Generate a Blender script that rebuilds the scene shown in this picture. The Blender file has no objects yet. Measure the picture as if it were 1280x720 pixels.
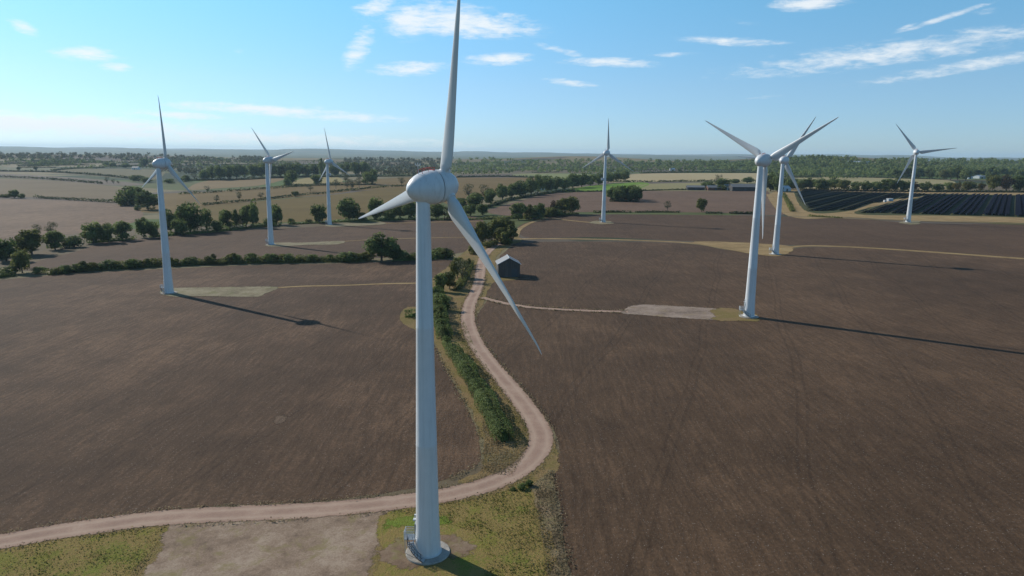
import bpy, bmesh, math, random
import numpy as np
from mathutils import Vector, Matrix, noise
from mathutils.geometry import delaunay_2d_cdt, intersect_point_tri_2d

PI = math.pi
R = math.radians
rng = np.random.default_rng(7)
random.seed(7)
sc = bpy.context.scene
COL = sc.collection

# ------------------------------------------------------------------ camera model and terrain
FPX, PITCH, ROLL, CAMH = 866.0, R(11.0), R(0.6), 54.0
fw = Vector((0, math.cos(PITCH), -math.sin(PITCH)))
r0 = Vector((1, 0, 0)); u0 = r0.cross(fw)
cr = math.cos(ROLL) * r0 + math.sin(ROLL) * u0
cu = -math.sin(ROLL) * r0 + math.cos(ROLL) * u0
CAM = Vector((0, 0, CAMH))

def sstep(a, b, x):
    t = min(1.0, max(0.0, (x - a) / (b - a)))
    return t * t * (3 - 2 * t)

def gauss(x, y, cx, cy, sx, sy):
    return math.exp(-((x - cx) / sx) ** 2 - ((y - cy) / sy) ** 2)

def terr(x, y):
    z = .02 * 450 * math.tanh(x / 450) + .003 * 500 * math.tanh((y - 85) / 500)
    r = math.hypot(x, y)
    if r > 900:
        k = sstep(900, 2500, r)
        z *= 1 - .6 * k
        z += k * 5 * noise.noise(Vector((x / 700, y / 700, 3.1)))
        # the wooded rise to the east, the low wooded rise to the north-west
        z += 47 * gauss(x, y, 1080, 2550, 420, 480) * k
        z += 42 * gauss(x, y, 2000, 2750, 650, 520) * k
        z += 34 * gauss(x, y, 350, 3300, 420, 600) * k
        z += 34 * gauss(x, y, -2050, 3100, 900, 700) * k
        z += 20 * gauss(x, y, -500, 3600, 900, 700) * k
    if r > 5000:
        k = sstep(9000, 19000, r)
        az = math.atan2(x, y)
        ridge = 78 + 75 * noise.noise(Vector((az * 5, 1.7, r / 9000))) + 44 * noise.noise(Vector((az * 17, 4.2, r / 5000))) + 16 * noise.noise(Vector((az * 60, 7.7, r / 2500)))
        z = z * (1 - k) + k * ridge * (.86 + .14 * math.sin(r / 1100.0))
    return z

def ray(px, py):
    return fw + cr * ((px - 640) / FPX) + cu * ((360 - py) / FPX)

def at(px, py):
    """Ground point that stands at that place of the survey picture."""
    d = ray(px, py)
    t, dt, last = 20.0, 4.0, 0.0
    while t < 9000:
        p = CAM + d * t
        if p.z < terr(p.x, p.y):
            lo, hi = last, t
            for _ in range(18):
                m = (lo + hi) / 2
                q = CAM + d * m
                if q.z < terr(q.x, q.y): hi = m
                else: lo = m
            q = CAM + d * hi
            return Vector((q.x, q.y, terr(q.x, q.y)))
        last = t
        t += max(1.0, t * .01)
    q = CAM + d * 9000
    return Vector((q.x, q.y, terr(q.x, q.y)))

def depth(p):
    return (p - CAM).dot(fw)

def proj(p):
    v = p - CAM
    z = v.dot(fw)
    return 640 + FPX * v.dot(cr) / z, 360 - FPX * v.dot(cu) / z

# ------------------------------------------------------------------ object helpers
def tag(o, label=None, cat=None, group=None, kind=None):
    if label: o['label'] = label
    if cat: o['category'] = cat
    if group: o['group'] = group
    if kind: o['kind'] = kind
    return o

def link(name, me, parent=None, mat=None):
    o = bpy.data.objects.new(name, me)
    COL.objects.link(o)
    if mat and not me.materials: me.materials.append(mat)
    if parent: o.parent = parent
    return o

def empty(name, loc=(0, 0, 0), rz=0):
    o = bpy.data.objects.new(name, None)
    o.empty_display_size = 1
    COL.objects.link(o)
    o.location = loc
    o.rotation_euler.z = rz
    return o

def npmesh(name, V, Fq, tint=None, smooth=False):
    """Mesh from an (n,3) array and an (m,k) face array."""
    me = bpy.data.meshes.new(name)
    V = np.asarray(V, dtype=np.float32); Fq = np.asarray(Fq, dtype=np.int32)
    n, k = Fq.shape
    me.vertices.add(len(V)); me.vertices.foreach_set('co', V.ravel())
    me.loops.add(n * k); me.loops.foreach_set('vertex_index', Fq.ravel())
    me.polygons.add(n)
    me.polygons.foreach_set('loop_start', np.arange(0, n * k, k, dtype=np.int32))
    me.polygons.foreach_set('loop_total', np.full(n, k, dtype=np.int32))
    if smooth: me.polygons.foreach_set('use_smooth', np.ones(n, dtype=bool))
    if tint is not None:
        a = me.attributes.new('tint', 'FLOAT', 'POINT')
        a.data.foreach_set('value', np.asarray(tint, dtype=np.float32))
    me.update(calc_edges=True)
    return me

class MB:
    """Collects boxes, tubes and revolved forms into one mesh."""
    def __init__(s): s.v = []; s.f = []; s.sm = []
    def add(s, v, f, smooth=False):
        n = len(s.v)
        s.v += [tuple(p) for p in v]
        s.f += [tuple(i + n for i in q) for q in f]
        s.sm += [smooth] * len(f)
    def box(s, c, d, m=None):
        x, y, z = [k / 2 for k in d]
        v = [Vector((a * x, b * y, e * z)) for e in (-1, 1) for b in (-1, 1) for a in (-1, 1)]
        if m is not None: v = [m @ p for p in v]
        c = Vector(c)
        s.add([p + c for p in v], [(0, 2, 3, 1), (4, 5, 7, 6), (0, 1, 5, 4), (2, 6, 7, 3), (0, 4, 6, 2), (1, 3, 7, 5)])
    def tube(s, a, b, ra, rb=None, n=8, caps=True):
        a, b = Vector(a), Vector(b); rb = ra if rb is None else rb
        d = (b - a).normalized()
        x = d.orthogonal().normalized(); y = d.cross(x)
        v = []
        for c, r in ((a, ra), (b, rb)):
            v += [c + r * (math.cos(2 * PI * i / n) * x + math.sin(2 * PI * i / n) * y) for i in range(n)]
        s.add(v, [(i, (i + 1) % n, n + (i + 1) % n, n + i) for i in range(n)], True)
        if caps:
            s.add(v[:n], [tuple(range(n - 1, -1, -1))]); s.add(v[n:], [tuple(range(n))])
    def path(s, pts, r, n=6):
        for a, b in zip(pts[:-1], pts[1:]): s.tube(a, b, r, r, n)
    def lathe(s, prof, axis='Z', n=48, k=(1, 1)):
        prof = [(h * k[0], r * k[1]) for h, r in prof]
        """prof: list of (along, radius)."""
        v = []
        for h, r in prof:
            for i in range(n):
                c, q = r * math.cos(2 * PI * i / n), r * math.sin(2 * PI * i / n)
                v.append((c, q, h) if axis == 'Z' else (q, h, c))
        f = [(k * n + i, k * n + (i + 1) % n, (k + 1) * n + (i + 1) % n, (k + 1) * n + i) for k in range(len(prof) - 1) for i in range(n)]
        s.add(v, f, True)
    def mesh(s, name, sharp=35):
        me = bpy.data.meshes.new(name)
        me.from_pydata(s.v, [], s.f)
        me.polygons.foreach_set('use_smooth', s.sm)
        me.update()
        me.set_sharp_from_angle(angle=R(sharp))
        return me
    def build(s, name, mat, parent=None, sharp=35):
        return link(name, s.mesh(name, sharp), parent, mat)

# ------------------------------------------------------------------ materials
class NT:
    def __init__(s, name):
        s.m = bpy.data.materials.new(name); s.m.use_nodes = True
        s.t = s.m.node_tree; s.t.nodes.clear()
        s.out = s.n('ShaderNodeOutputMaterial'); s.b = s.n('ShaderNodeBsdfPrincipled')
        s.l(s.b.outputs[0], s.out.inputs['Surface'])
        s.tc = s.n('ShaderNodeTexCoord').outputs['Object']
    def n(s, t, **kw):
        x = s.t.nodes.new(t)
        for k, v in kw.items(): setattr(x, k, v)
        return x
    def l(s, a, b): s.t.links.new(a, b)
    def set(s, **kw):
        for k, v in kw.items(): s.b.inputs[k.replace('_', ' ')].default_value = v
        return s
    def map(s, rz=0, scale=(1, 1, 1), vec=None):
        m = s.n('ShaderNodeMapping'); s.l(vec or s.tc, m.inputs[0])
        m.inputs['Rotation'].default_value = (0, 0, rz); m.inputs['Scale'].default_value = scale
        return m.outputs[0]
    def noise(s, scale, detail=4, rough=.55, vec=None, dist=0):
        x = s.n('ShaderNodeTexNoise'); s.l(vec or s.tc, x.inputs['Vector'])
        x.inputs['Scale'].default_value = scale; x.inputs['Detail'].default_value = detail
        x.inputs['Roughness'].default_value = rough; x.inputs['Distortion'].default_value = dist
        return x.outputs['Fac']
    def ramp(s, fac, stops, interp='LINEAR'):
        x = s.n('ShaderNodeValToRGB'); s.l(fac, x.inputs[0])
        x.color_ramp.interpolation = interp
        e = x.color_ramp.elements
        while len(e) > 1: e.remove(e[-1])
        e[0].position, e[0].color = stops[0][0], col(stops[0][1])
        for p, c in stops[1:]:
            k = e.new(p); k.color = col(c)
        return x.outputs[0]
    def mix(s, fac, a, b, mode='MIX'):
        x = s.n('ShaderNodeMix', data_type='RGBA', blend_type=mode)
        for sock, v in ((x.inputs[0], fac), (x.inputs[6], a), (x.inputs[7], b)):
            if hasattr(v, 'is_linked') or isinstance(v, bpy.types.NodeSocket): s.l(v, sock)
            elif isinstance(v, (int, float)): sock.default_value = v
            else: sock.default_value = col(v)
        return x.outputs[2]
    def math(s, op, a, b=None, c=None):
        x = s.n('ShaderNodeMath', operation=op)
        for i, v in enumerate((a, b, c)):
            if v is None: continue
            if isinstance(v, bpy.types.NodeSocket): s.l(v, x.inputs[i])
            else: x.inputs[i].default_value = v
        return x.outputs[0]
    def color(s, c):
        s.l(c, s.b.inputs['Base Color']); return s
    def bump(s, h, strength=.5, dist=.1):
        x = s.n('ShaderNodeBump'); s.l(h, x.inputs['Height'])
        x.inputs['Strength'].default_value = strength; x.inputs['Distance'].default_value = dist
        s.l(x.outputs[0], s.b.inputs['Normal']); return s

def col(c):
    return (*c, 1) if len(c) == 3 else c

def scl(c, k): return tuple(x * k for x in c)

def plain(name, c, rough=.6, metal=0, spec=.5):
    k = NT(name).set(Base_Color=col(c), Roughness=rough, Metallic=metal)
    k.b.inputs['Specular IOR Level'].default_value = spec
    return k.m

def soil(name, c, ang, light=1.45, streak=1.3, seed=0., contrast=1.0, spacing=1.0, patch=.012):
    """Cultivated earth: fine drill lines along ANG (azimuth), clods, dry pale patches."""
    k = NT(name)
    # warp so that the lines wander a little
    wv = k.n('ShaderNodeTexNoise'); k.l(k.tc, wv.inputs['Vector']); wv.inputs['Scale'].default_value = .01; wv.inputs['Detail'].default_value = 2
    va = k.n('ShaderNodeVectorMath', operation='MULTIPLY_ADD'); k.l(wv.outputs['Color'], va.inputs[0]); va.inputs[1].default_value = (14, 14, 0); k.l(k.tc, va.inputs[2])
    off = k.n('ShaderNodeVectorMath', operation='ADD'); k.l(va.outputs[0], off.inputs[0]); off.inputs[1].default_value = (seed, seed * 1.7, 0)
    v = off.outputs[0]
    # azimuth a: the line runs along (sin a, cos a); rotate it onto local Y
    lines = k.noise(1.0, 3, .6, k.map(ang, (1.1 / spacing, .11, 1), v))
    lines2 = k.noise(1.0, 2, .5, k.map(ang, (.16, .006, 1), v))
    cross = k.noise(1.0, 3, .6, k.map(ang + R(38), (.5, .03, 1), v))
    patchn = k.noise(patch, 5, .6, v)
    patch2 = k.noise(patch * 5, 4, .65, v)
    clod = k.noise(1.7, 5, .7, v)
    clod2 = k.noise(.45, 3, .6, v)
    c = (c[0] * .86, c[1] * .81, c[2] * .77); dark, mid, pale = scl(c, .62), c, scl(c, light)
    f = k.math('MULTIPLY_ADD', lines, .42 * streak, k.math('MULTIPLY', lines2, .16))
    f = k.math('ADD', f, k.math('MULTIPLY', patchn, .55 * contrast))
    f = k.math('ADD', f, k.math('MULTIPLY', patch2, .30 * contrast))
    f = k.math('ADD', f, k.math('MULTIPLY', cross, .08))
    f = k.math('ADD', f, k.math('MULTIPLY', clod, .85))
    f = k.math('ADD', f, k.math('MULTIPLY', clod2, .25))
    tot = .42 * streak + .16 + .85 * contrast + .08 + 1.10
    f = k.math('MULTIPLY', f, 1 / tot)
    # wheel lines of the drill: a pair every 24 m
    sx_ = k.n('ShaderNodeSeparateXYZ'); k.l(k.map(ang, (1, 1, 1), v), sx_.inputs[0])
    pp = k.math('PINGPONG', sx_.outputs[0], 12.0)
    wl = k.math('SMOOTH_MIN', k.math('ABSOLUTE', k.math('SUBTRACT', pp, .95)), 1.0, .1)
    wl = k.ramp(wl, [(.18, (1, 1, 1)), (.42, (0, 0, 0))])
    f = k.math('SUBTRACT', f, k.math('MULTIPLY', wl, .035))
    cc = k.ramp(f, [(.41, dark), (.5, mid), (.59, pale)])
    # scattered pale stones and straw
    vor = k.noise(3.1, 2, .8, v)
    st = k.ramp(vor, [(.63, (0, 0, 0)), (.72, (1, 1, 1))])
    cc = k.mix(k.math('MULTIPLY', st, .6), cc, scl((.34, .29, .24), 1))
    k.color(cc)
    k.bump(k.math('ADD', k.math('MULTIPLY', lines, .6), clod), .75, .22)
    k.set(Roughness=.95); k.b.inputs['Specular IOR Level'].default_value = .15
    return k.m

def turf(name, stops, scale=.12, fine=2.2, bump=.5, speck=None):
    """Grass, stubble, verge: broad patches between the given colours, fine tussocks on top."""
    k = NT(name)
    a = k.noise(scale, 6, .62); b = k.noise(fine, 5, .7); d = k.noise(scale * .22, 3, .5)
    f = k.math('ADD', k.math('MULTIPLY', a, .55), k.math('ADD', k.math('MULTIPLY', b, .3), k.math('MULTIPLY', d, .15)))
    n = len(stops)
    cc = k.ramp(f, [(.33 + .34 * i / max(1, n - 1), c) for i, c in enumerate(stops)])
    fine2 = k.noise(fine * 2.6, 2, .8)
    cc = k.mix(.5, cc, k.ramp(fine2, [(.3, (.35, .35, .35)), (.7, (1.0, 1.0, .95))]), 'MULTIPLY')
    cc = k.mix(1.0, cc, (1.35, 1.35, 1.3), 'MULTIPLY')
    k.color(cc); k.bump(k.math('ADD', b, fine2), bump, .25)
    k.set(Roughness=.95); k.b.inputs['Specular IOR Level'].default_value = .1
    return k.m

def gravel(name, c, c2, green=None, scale=.15):
    k = NT(name)
    a = k.noise(scale, 6, .65); b = k.noise(4.0, 4, .8); d = k.noise(.9, 4, .7)
    f = k.math('ADD', k.math('MULTIPLY', a, .45), k.math('ADD', k.math('MULTIPLY', b, .33), k.math('MULTIPLY', d, .22)))
    cc = k.ramp(f, [(.38, scl(c, .52)), (.49, c), (.60, c2)])
    if green:
        g2 = k.noise(.22, 5, .7, dist=.6)
        cc = k.mix(k.ramp(g2, [(.52, (0, 0, 0)), (.68, (.8, .8, .8))]), cc, green)
    k.color(cc); k.bump(b, .5, .08)
    k.set(Roughness=.95); k.b.inputs['Specular IOR Level'].default_value = .15
    return k.m

def lane_mat(name, c, c2, edge):
    """Stone track: two worn wheel lines, a rougher crown and grassy edges (u runs across)."""
    k = NT(name)
    uv = k.n('ShaderNodeUVMap'); sep = k.n('ShaderNodeSeparateXYZ'); k.l(uv.outputs[0], sep.inputs[0])
    u = sep.outputs[0]
    a = k.noise(.16, 6, .65); b = k.noise(3.5, 4, .8); st = k.noise(.8, 4, .6)
    uu = k.math('ADD', u, k.math('MULTIPLY', k.math('SUBTRACT', st, .5), .16))
    base = k.ramp(k.math('ADD', k.math('MULTIPLY', a, .6), k.math('MULTIPLY', b, .4)), [(.34, scl(c, .75)), (.5, c), (.66, c2)])
    worn = k.ramp(uu, [(.0, (0, 0, 0)), (.16, (.1, .1, .1)), (.3, (1, 1, 1)), (.4, (.2, .2, .2)), (.5, (0, 0, 0)), (.6, (.2, .2, .2)), (.7, (1, 1, 1)), (.84, (.1, .1, .1)), (1, (0, 0, 0))])
    cc = k.mix(k.math('MULTIPLY', worn, .75), base, c2)
    em = k.ramp(uu, [(.02, (1, 1, 1)), (.14, (0, 0, 0)), (.86, (0, 0, 0)), (.98, (1, 1, 1))])
    cc = k.mix(k.math('MULTIPLY', em, .85), cc, edge)
    k.color(cc); k.bump(b, .4, .06)
    k.set(Roughness=.93); k.b.inputs['Specular IOR Level'].default_value = .2
    return k.m

def leaf_mat(name, dark, mid, pale):
    k = NT(name)
    at_ = k.n('ShaderNodeAttribute', attribute_name='tint')
    oi = k.n('ShaderNodeObjectInfo')
    f = k.math('ADD', at_.outputs['Fac'], k.math('MULTIPLY', k.math('SUBTRACT', oi.outputs['Random'], .5), .35))
    cc = k.ramp(f, [(.1, dark), (.5, mid), (.95, pale)])
    k.color(cc); k.set(Roughness=.75); k.b.inputs['Specular IOR Level'].default_value = .2
    tr = k.n('ShaderNodeBsdfTranslucent'); k.l(cc, tr.inputs[0])
    mx = k.n('ShaderNodeMixShader'); mx.inputs[0].default_value = .5
    k.l(k.b.outputs[0], mx.inputs[1]); k.l(tr.outputs[0], mx.inputs[2]); k.l(mx.outputs[0], k.out.inputs['Surface'])
    return k.m

M = {}
SOIL = (.088, .066, .052)
M['lane'] = lane_mat('stone_track', (.31, .20, .145), (.42, .30, .22), (.22, .165, .08))
M['gravel'] = gravel('hardstanding', (.25, .175, .12), (.36, .275, .20), (.20, .165, .06))
M['pad'] = gravel('pad_stone', (.25, .185, .14), (.34, .265, .205), (.26, .19, .11))
M['pad_tan'] = gravel('pad_overgrown', (.22, .18, .105), (.28, .24, .15), (.13, .13, .045))
M['under'] = turf('grass_painted_shade', [(.05, .055, .025), (.075, .075, .03)], .1, 1.5)  # dark green grass, with the shade between panel rows put into its colour
M['strip'] = turf('dry_strip', [(.16, .108, .05), (.26, .178, .088), (.34, .25, .13)], .1, 1.5)
M['verge'] = turf('rough_verge', [(.125, .09, .038), (.22, .148, .072), (.165, .128, .045), (.29, .20, .105)], .16, 2.0, .8)
M['straw'] = turf('dead_verge', [(.11, .075, .045), (.22, .16, .10), (.17, .14, .07), (.32, .25, .17)], .25, 1.8, .9)
M['grass'] = turf('rough_grass', [(.12, .12, .03), (.175, .165, .035), (.24, .165, .065), (.15, .16, .03), (.215, .19, .05)], .11, 2.2, .8)
M['lush'] = turf('lush_grass', [(.10, .135, .022), (.14, .18, .028), (.165, .165, .035)], .3, 2.2, .8)
M['earth'] = gravel('bare_earth', (.19, .125, .08), (.26, .19, .125), (.17, .16, .04), .3)
M['paint'] = (lambda k: k.color(k.mix(.5, k.ramp(k.noise(.5, 4, .6), [(.3, (.58, .60, .61)), (.7, (.68, .695, .70))]), k.ramp(k.noise(2.2, 5, .7, k.map(0, (1, 1, .03))), [(.32, (.50, .51, .50)), (.5, (.68, .69, .69)), (.7, (.72, .73, .73))]))).set(Roughness=.42).m)(NT('turbine_paint'))
M['blade'] = (lambda k: k.color(k.ramp(k.noise(.35, 4, .6, k.map(0, (1, 1, .25))), [(.3, (.58, .58, .57)), (.7, (.68, .68, .67))])).set(Roughness=.38).m)(NT('blade_gelcoat'))
M['dark'] = plain('dark_seal', (.06, .065, .07), .7)
M['red'] = plain('red_marker', (.45, .05, .04), .5)
M['concrete'] = gravel('concrete', (.34, .31, .27), (.46, .42, .37), None, .6)
M['steel'] = plain('galvanised_steel', (.42, .44, .45), .45, .5)
M['tread'] = plain('step_grating', (.55, .57, .58), .55, .2)

# ------------------------------------------------------------------ ground
def ring_sheet(name, radii, nang, mat):
    V = []; F = []
    for r in radii:
        for i in range(nang):
            a = 2 * PI * i / nang
            x, y = r * math.sin(a), r * math.cos(a)
            V.append((x, y, terr(x, y)))
    for k in range(len(radii) - 1):
        for i in range(nang):
            j = (i + 1) % nang
            F.append((k * nang + i, k * nang + j, (k + 1) * nang + j, (k + 1) * nang + i)[::-1])
    me = npmesh(name, V, F, smooth=True)
    return tag(link(name, me, None, mat), kind='structure')

def patchwork(name):
    k = NT(name)
    wv = k.n('ShaderNodeTexNoise'); k.l(k.tc, wv.inputs['Vector']); wv.inputs['Scale'].default_value = .0022
    va = k.n('ShaderNodeVectorMath', operation='MULTIPLY_ADD'); k.l(wv.outputs['Color'], va.inputs[0]); va.inputs[1].default_value = (260, 260, 0); k.l(k.tc, va.inputs[2])
    vo = k.n('ShaderNodeTexVoronoi'); k.l(k.map(.5, (1, 1.5, 1), va.outputs[0]), vo.inputs['Vector']); vo.inputs['Scale'].default_value = .0035
    vo.voronoi_dimensions = '2D'
    sp = k.n('ShaderNodeSeparateColor'); k.l(vo.outputs['Color'], sp.inputs[0])
    cc = k.ramp(sp.outputs[0], [(0, (.15, .115, .07)), (.16, (.20, .165, .09)), (.32, (.10, .115, .04)), (.46, (.22, .18, .10)), (.6, (.13, .105, .08)),
                                (.72, (.085, .125, .032)), (.84, (.18, .15, .085)), (.93, (.11, .12, .05))], 'CONSTANT')
    n = k.noise(.02, 6, .7)
    cc = k.mix(.6, cc, k.ramp(n, [(.3, (.6, .6, .6)), (.7, (1.1, 1.1, 1.1))]), 'MULTIPLY')
    w = k.ramp(k.noise(.0016, 6, .65), [(.52, (0, 0, 0)), (.56, (1, 1, 1))])
    cc = k.mix(w, cc, (.032, .05, .024))
    k.color(cc); k.set(Roughness=.95); k.b.inputs['Specular IOR Level'].default_value = .1
    return k.m

rad = [0.5, 10, 20]
while rad[-1] < 5200: rad.append(rad[-1] + max(10, rad[-1] * .02))
rad[-1] = 5200
base_mat = patchwork('far_fields')
ring_sheet('ground', rad, 300, base_mat)
rad2 = [5200]
while rad2[-1] < 29000: rad2.append(rad2[-1] * 1.025)
ring_sheet('hills', rad2, 360, turf('wooded_hills', [(.05, .065, .03), (.09, .095, .045), (.17, .15, .08)], .0012, .01, .1))

def catmull(pts, closed=False, step=None):
    """Smooth a ground polyline."""
    P = [Vector(p[:2]) for p in pts]
    n = len(P); out = []
    for i in range(n if closed else n - 1):
        p0 = P[(i - 1) % n] if closed or i > 0 else P[i]
        p1, p2 = P[i], P[(i + 1) % n]
        p3 = P[(i + 2) % n] if closed or i + 2 < n else p2
        L = (p2 - p1).length
        st = step or max(1.5, depth(Vector((p1.x, p1.y, 0))) * .012)
        m = max(1, int(L / st))
        for k in range(m):
            t = k / m
            out.append(.5 * ((2 * p1) + (p2 - p0) * t + (2 * p0 - 5 * p1 + 4 * p2 - p3) * t * t + (3 * p1 - p0 - 3 * p2 + p3) * t ** 3))
    if not closed: out.append(P[-1])
    return out

def rough(pts, amp, seed):
    out = []
    for p in pts:
        d = max(40, p.length)
        s = .35
        a = amp * (1 + d / 400)
        out.append(p + Vector((noise.noise(Vector((p.x * s, p.y * s, seed))), noise.noise(Vector((p.x * s, p.y * s, seed + 9))))) * a)
    return out

def lift(p, layer):
    return terr(p.x, p.y) + layer * (.014 + p.length * 9e-5)

def inside(p, poly):
    c = False; n = len(poly); j = n - 1
    for i in range(n):
        a, b = poly[i], poly[j]
        if (a.y > p.y) != (b.y > p.y) and p.x < (b.x - a.x) * (p.y - a.y) / (b.y - a.y) + a.x: c = not c
        j = i
    return c

NSEED = [0]
SOFT = {}
def soften(mat):
    """The same surface, thinning out raggedly where its sheet ends (edge: 0 on the rim, 1 inside)."""
    if mat.name in SOFT: return SOFT[mat.name]
    m = mat.copy(); t = m.node_tree; SOFT[mat.name] = m
    nd = lambda k: t.nodes.new(k)
    out = [n for n in t.nodes if n.type == 'OUTPUT_MATERIAL'][0]; src = out.inputs['Surface'].links[0].from_socket
    a = nd('ShaderNodeAttribute'); a.attribute_name = 'edge'
    tc_ = nd('ShaderNodeTexCoord'); nz = nd('ShaderNodeTexNoise'); nz.inputs['Scale'].default_value = .9; nz.inputs['Detail'].default_value = 6; nz.inputs['Roughness'].default_value = .7
    t.links.new(tc_.outputs['Object'], nz.inputs['Vector'])
    mm = nd('ShaderNodeMath'); mm.operation = 'MULTIPLY_ADD'; t.links.new(nz.outputs['Fac'], mm.inputs[0]); mm.inputs[1].default_value = 2.2; mm.inputs[2].default_value = -1.35
    ad = nd('ShaderNodeMath'); ad.operation = 'ADD'; t.links.new(mm.outputs[0], ad.inputs[0])
    e2 = nd('ShaderNodeMath'); e2.operation = 'MULTIPLY'; t.links.new(a.outputs['Fac'], e2.inputs[0]); e2.inputs[1].default_value = 1.7; t.links.new(e2.outputs[0], ad.inputs[1])
    mr = nd('ShaderNodeMapRange'); t.links.new(ad.outputs[0], mr.inputs[0]); mr.inputs[1].default_value = .38; mr.inputs[2].default_value = .62
    tr = nd('ShaderNodeBsdfTransparent'); mx = nd('ShaderNodeMixShader')
    t.links.new(mr.outputs[0], mx.inputs[0]); t.links.new(tr.outputs[0], mx.inputs[1]); t.links.new(src, mx.inputs[2]); t.links.new(mx.outputs[0], out.inputs['Surface'])
    return m

def set_edge(me, e):
    a = me.attributes.new('edge', 'FLOAT', 'POINT'); a.data.foreach_set('value', np.asarray(e, dtype=np.float32))

def area(name, px, mat, layer=1, amp=.35, smooth=True, kind='structure', soft=0.):
    """A field, verge or pad: a sheet on the terrain bounded by the surveyed outline."""
    g = [at(*p) for p in px]
    NSEED[0] += 3.7
    out = catmull(g, True) if smooth else catmull([q for q in g], True)
    out = rough(out, amp, NSEED[0])
    xs = [p.x for p in out]; ys = [p.y for p in out]
    ext = max(max(xs) - min(xs), max(ys) - min(ys))
    step = max(8, min(30, ext / 30))
    pts = list(out)
    x = min(xs)
    while x < max(xs):
        y = min(ys)
        while y < max(ys):
            q = Vector((x + .13, y + .07))
            if inside(q, out): pts.append(q)
            y += step
        x += step
    if soft:
        step2 = max(1.0, soft * .6)
        for i in range(len(out)):
            t = (out[(i + 1) % len(out)] - out[i - 1]); t = t.normalized() if t.length > 1e-6 else Vector((1, 0)); q0 = Vector((-t.y, t.x))
            for q in (out[i] + q0 * soft, out[i] - q0 * soft):
                if inside(q, out) and min((q - o).length for o in out) > soft * .7: pts.append(q)
    n = len(out)
    vv, ee, ff, *_ = delaunay_2d_cdt(pts, [(i, (i + 1) % n) for i in range(n)], [], 0, 1e-3)
    F = []
    for f in ff:
        c = (vv[f[0]] + vv[f[1]] + vv[f[2]]) / 3
        if inside(c, out):
            a, b, d = (vv[i] for i in f)
            F.append(tuple(f) if (b - a).cross(d - a) > 0 else (f[0], f[2], f[1]))
    me = npmesh(name, [(p.x, p.y, lift(p, layer)) for p in vv], F, smooth=True)
    if soft:
        A = np.array([tuple(p) for p in out]); B = np.roll(A, -1, 0); Q = np.array([tuple(p) for p in vv]); D = B - A; L2 = (D * D).sum(1) + 1e-9
        tt = np.clip(((Q[:, None] - A) * D).sum(2) / L2, 0, 1); dd = np.linalg.norm(Q[:, None] - (A + D * tt[..., None]), axis=2).min(1)
        set_edge(me, np.clip(dd / soft, 0, 1)); mat = soften(mat)
    return tag(link(name, me, None, mat), kind=kind)

def ribbon(name, px, width, mat, layer=3, amp=.25, ground_pts=False, w2=None, across=8):
    g = px if ground_pts else [at(*p) for p in px]
    c = catmull(g)
    L = []
    for i, p in enumerate(c):
        t = (c[min(i + 1, len(c) - 1)] - c[max(0, i - 1)]).normalized()
        L.append((p, Vector((-t.y, t.x))))
    V = []; F = []; UV = []; ED = []
    n = across + 1
    for i, (p, q) in enumerate(L):
        w = width if w2 is None else width + (w2 - width) * i / (len(L) - 1)
        for k in range(n):
            u = k / across
            e = noise.noise(Vector((p.x * .3, p.y * .3, k * 5.1))) * amp if k in (0, across) else 0
            s = p + q * ((u - .5) * w + e)
            V.append((s.x, s.y, lift(s, layer))); UV.append((1 - u, i)); ED.append(min(1, min(u, 1 - u) * 4))
    for i in range(len(L) - 1):
        for k in range(across):
            F.append((i * n + k + 1, i * n + k, (i + 1) * n + k, (i + 1) * n + k + 1)[::-1])
    me = npmesh(name, V, F, smooth=True)
    set_edge(me, ED); mat = soften(mat)
    uvl = me.uv_layers.new(name='UVMap')
    li = np.empty(len(me.loops), dtype=np.int32); me.loops.foreach_get('vertex_index', li)
    uvl.data.foreach_set('uv', np.asarray(UV, dtype=np.float32)[li].ravel())
    return tag(link(name, me, None, mat), kind='structure')

def azi(a, b):
    p, q = at(*a), at(*b)
    return math.atan2(q.x - p.x, q.y - p.y)

# fields (outlines as surveyed)
s1 = soil('soil_west', (.100, .063, .038), azi((110, 490), (235, 440)), 1.9, 1.5, 3, 1.9)
s2 = soil('soil_east', (.100, .063, .037), azi((905, 640), (915, 470)), 1.7, 1.6, 11, 1.5)
s3 = soil('soil_north', (.106, .066, .039), R(85), 1.4, 1.2, 23, .8)
s4 = soil('soil_far', (.165, .107, .071), R(80), 1.35, 1.0, 31, .8)
s5 = soil('soil_mid', (.110, .070, .043), R(75), 1.4, 1.2, 43, .9)
s6 = soil('soil_pale', (.195, .132, .085), R(98), 1.35, 1.6, 57, .8, 3)
area('field', [(-160, 372), (0, 350), (130, 340), (300, 332), (430, 329), (563, 325), (560, 334), (540, 350), (543, 366), (530, 382), (508, 384), (500, 399), (520, 413),
               (542, 430), (556, 458), (574, 492), (590, 522), (600, 552), (598, 580), (560, 598), (500, 613), (400, 626), (250, 634), (120, 650), (0, 668), (-120, 690), (-400, 760), (-700, 560), (-420, 420)], s1, 1)
area('field', [(655, 303), (760, 302), (860, 305), (905, 312), (955, 318), (982, 317), (996, 310), (1055, 309.5), (1140, 314.5), (1210, 319.5), (1280, 324.5), (1500, 339), (1800, 420), (2200, 1000), (900, 1000), (748, 850), (712, 715), (700, 645), (693, 598),
               (699, 566), (694, 540), (672, 514), (646, 486), (619, 455), (601, 424), (594, 402), (600, 388), (608, 376), (608, 362), (616, 348), (622, 335), (624, 322), (640, 308)], s2, 1)
area('field', [(655, 296), (700, 297), (760, 297), (850, 301), (900, 303), (975, 306), (1055, 307.5), (1140, 312.5), (1210, 317.5), (1280, 322.5), (1560, 340), (1560, 292), (1280, 281), (1150, 279), (1060, 273), (990, 271),
               (900, 269), (740, 268), (690, 271), (650, 282)], s3, 1)
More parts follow.
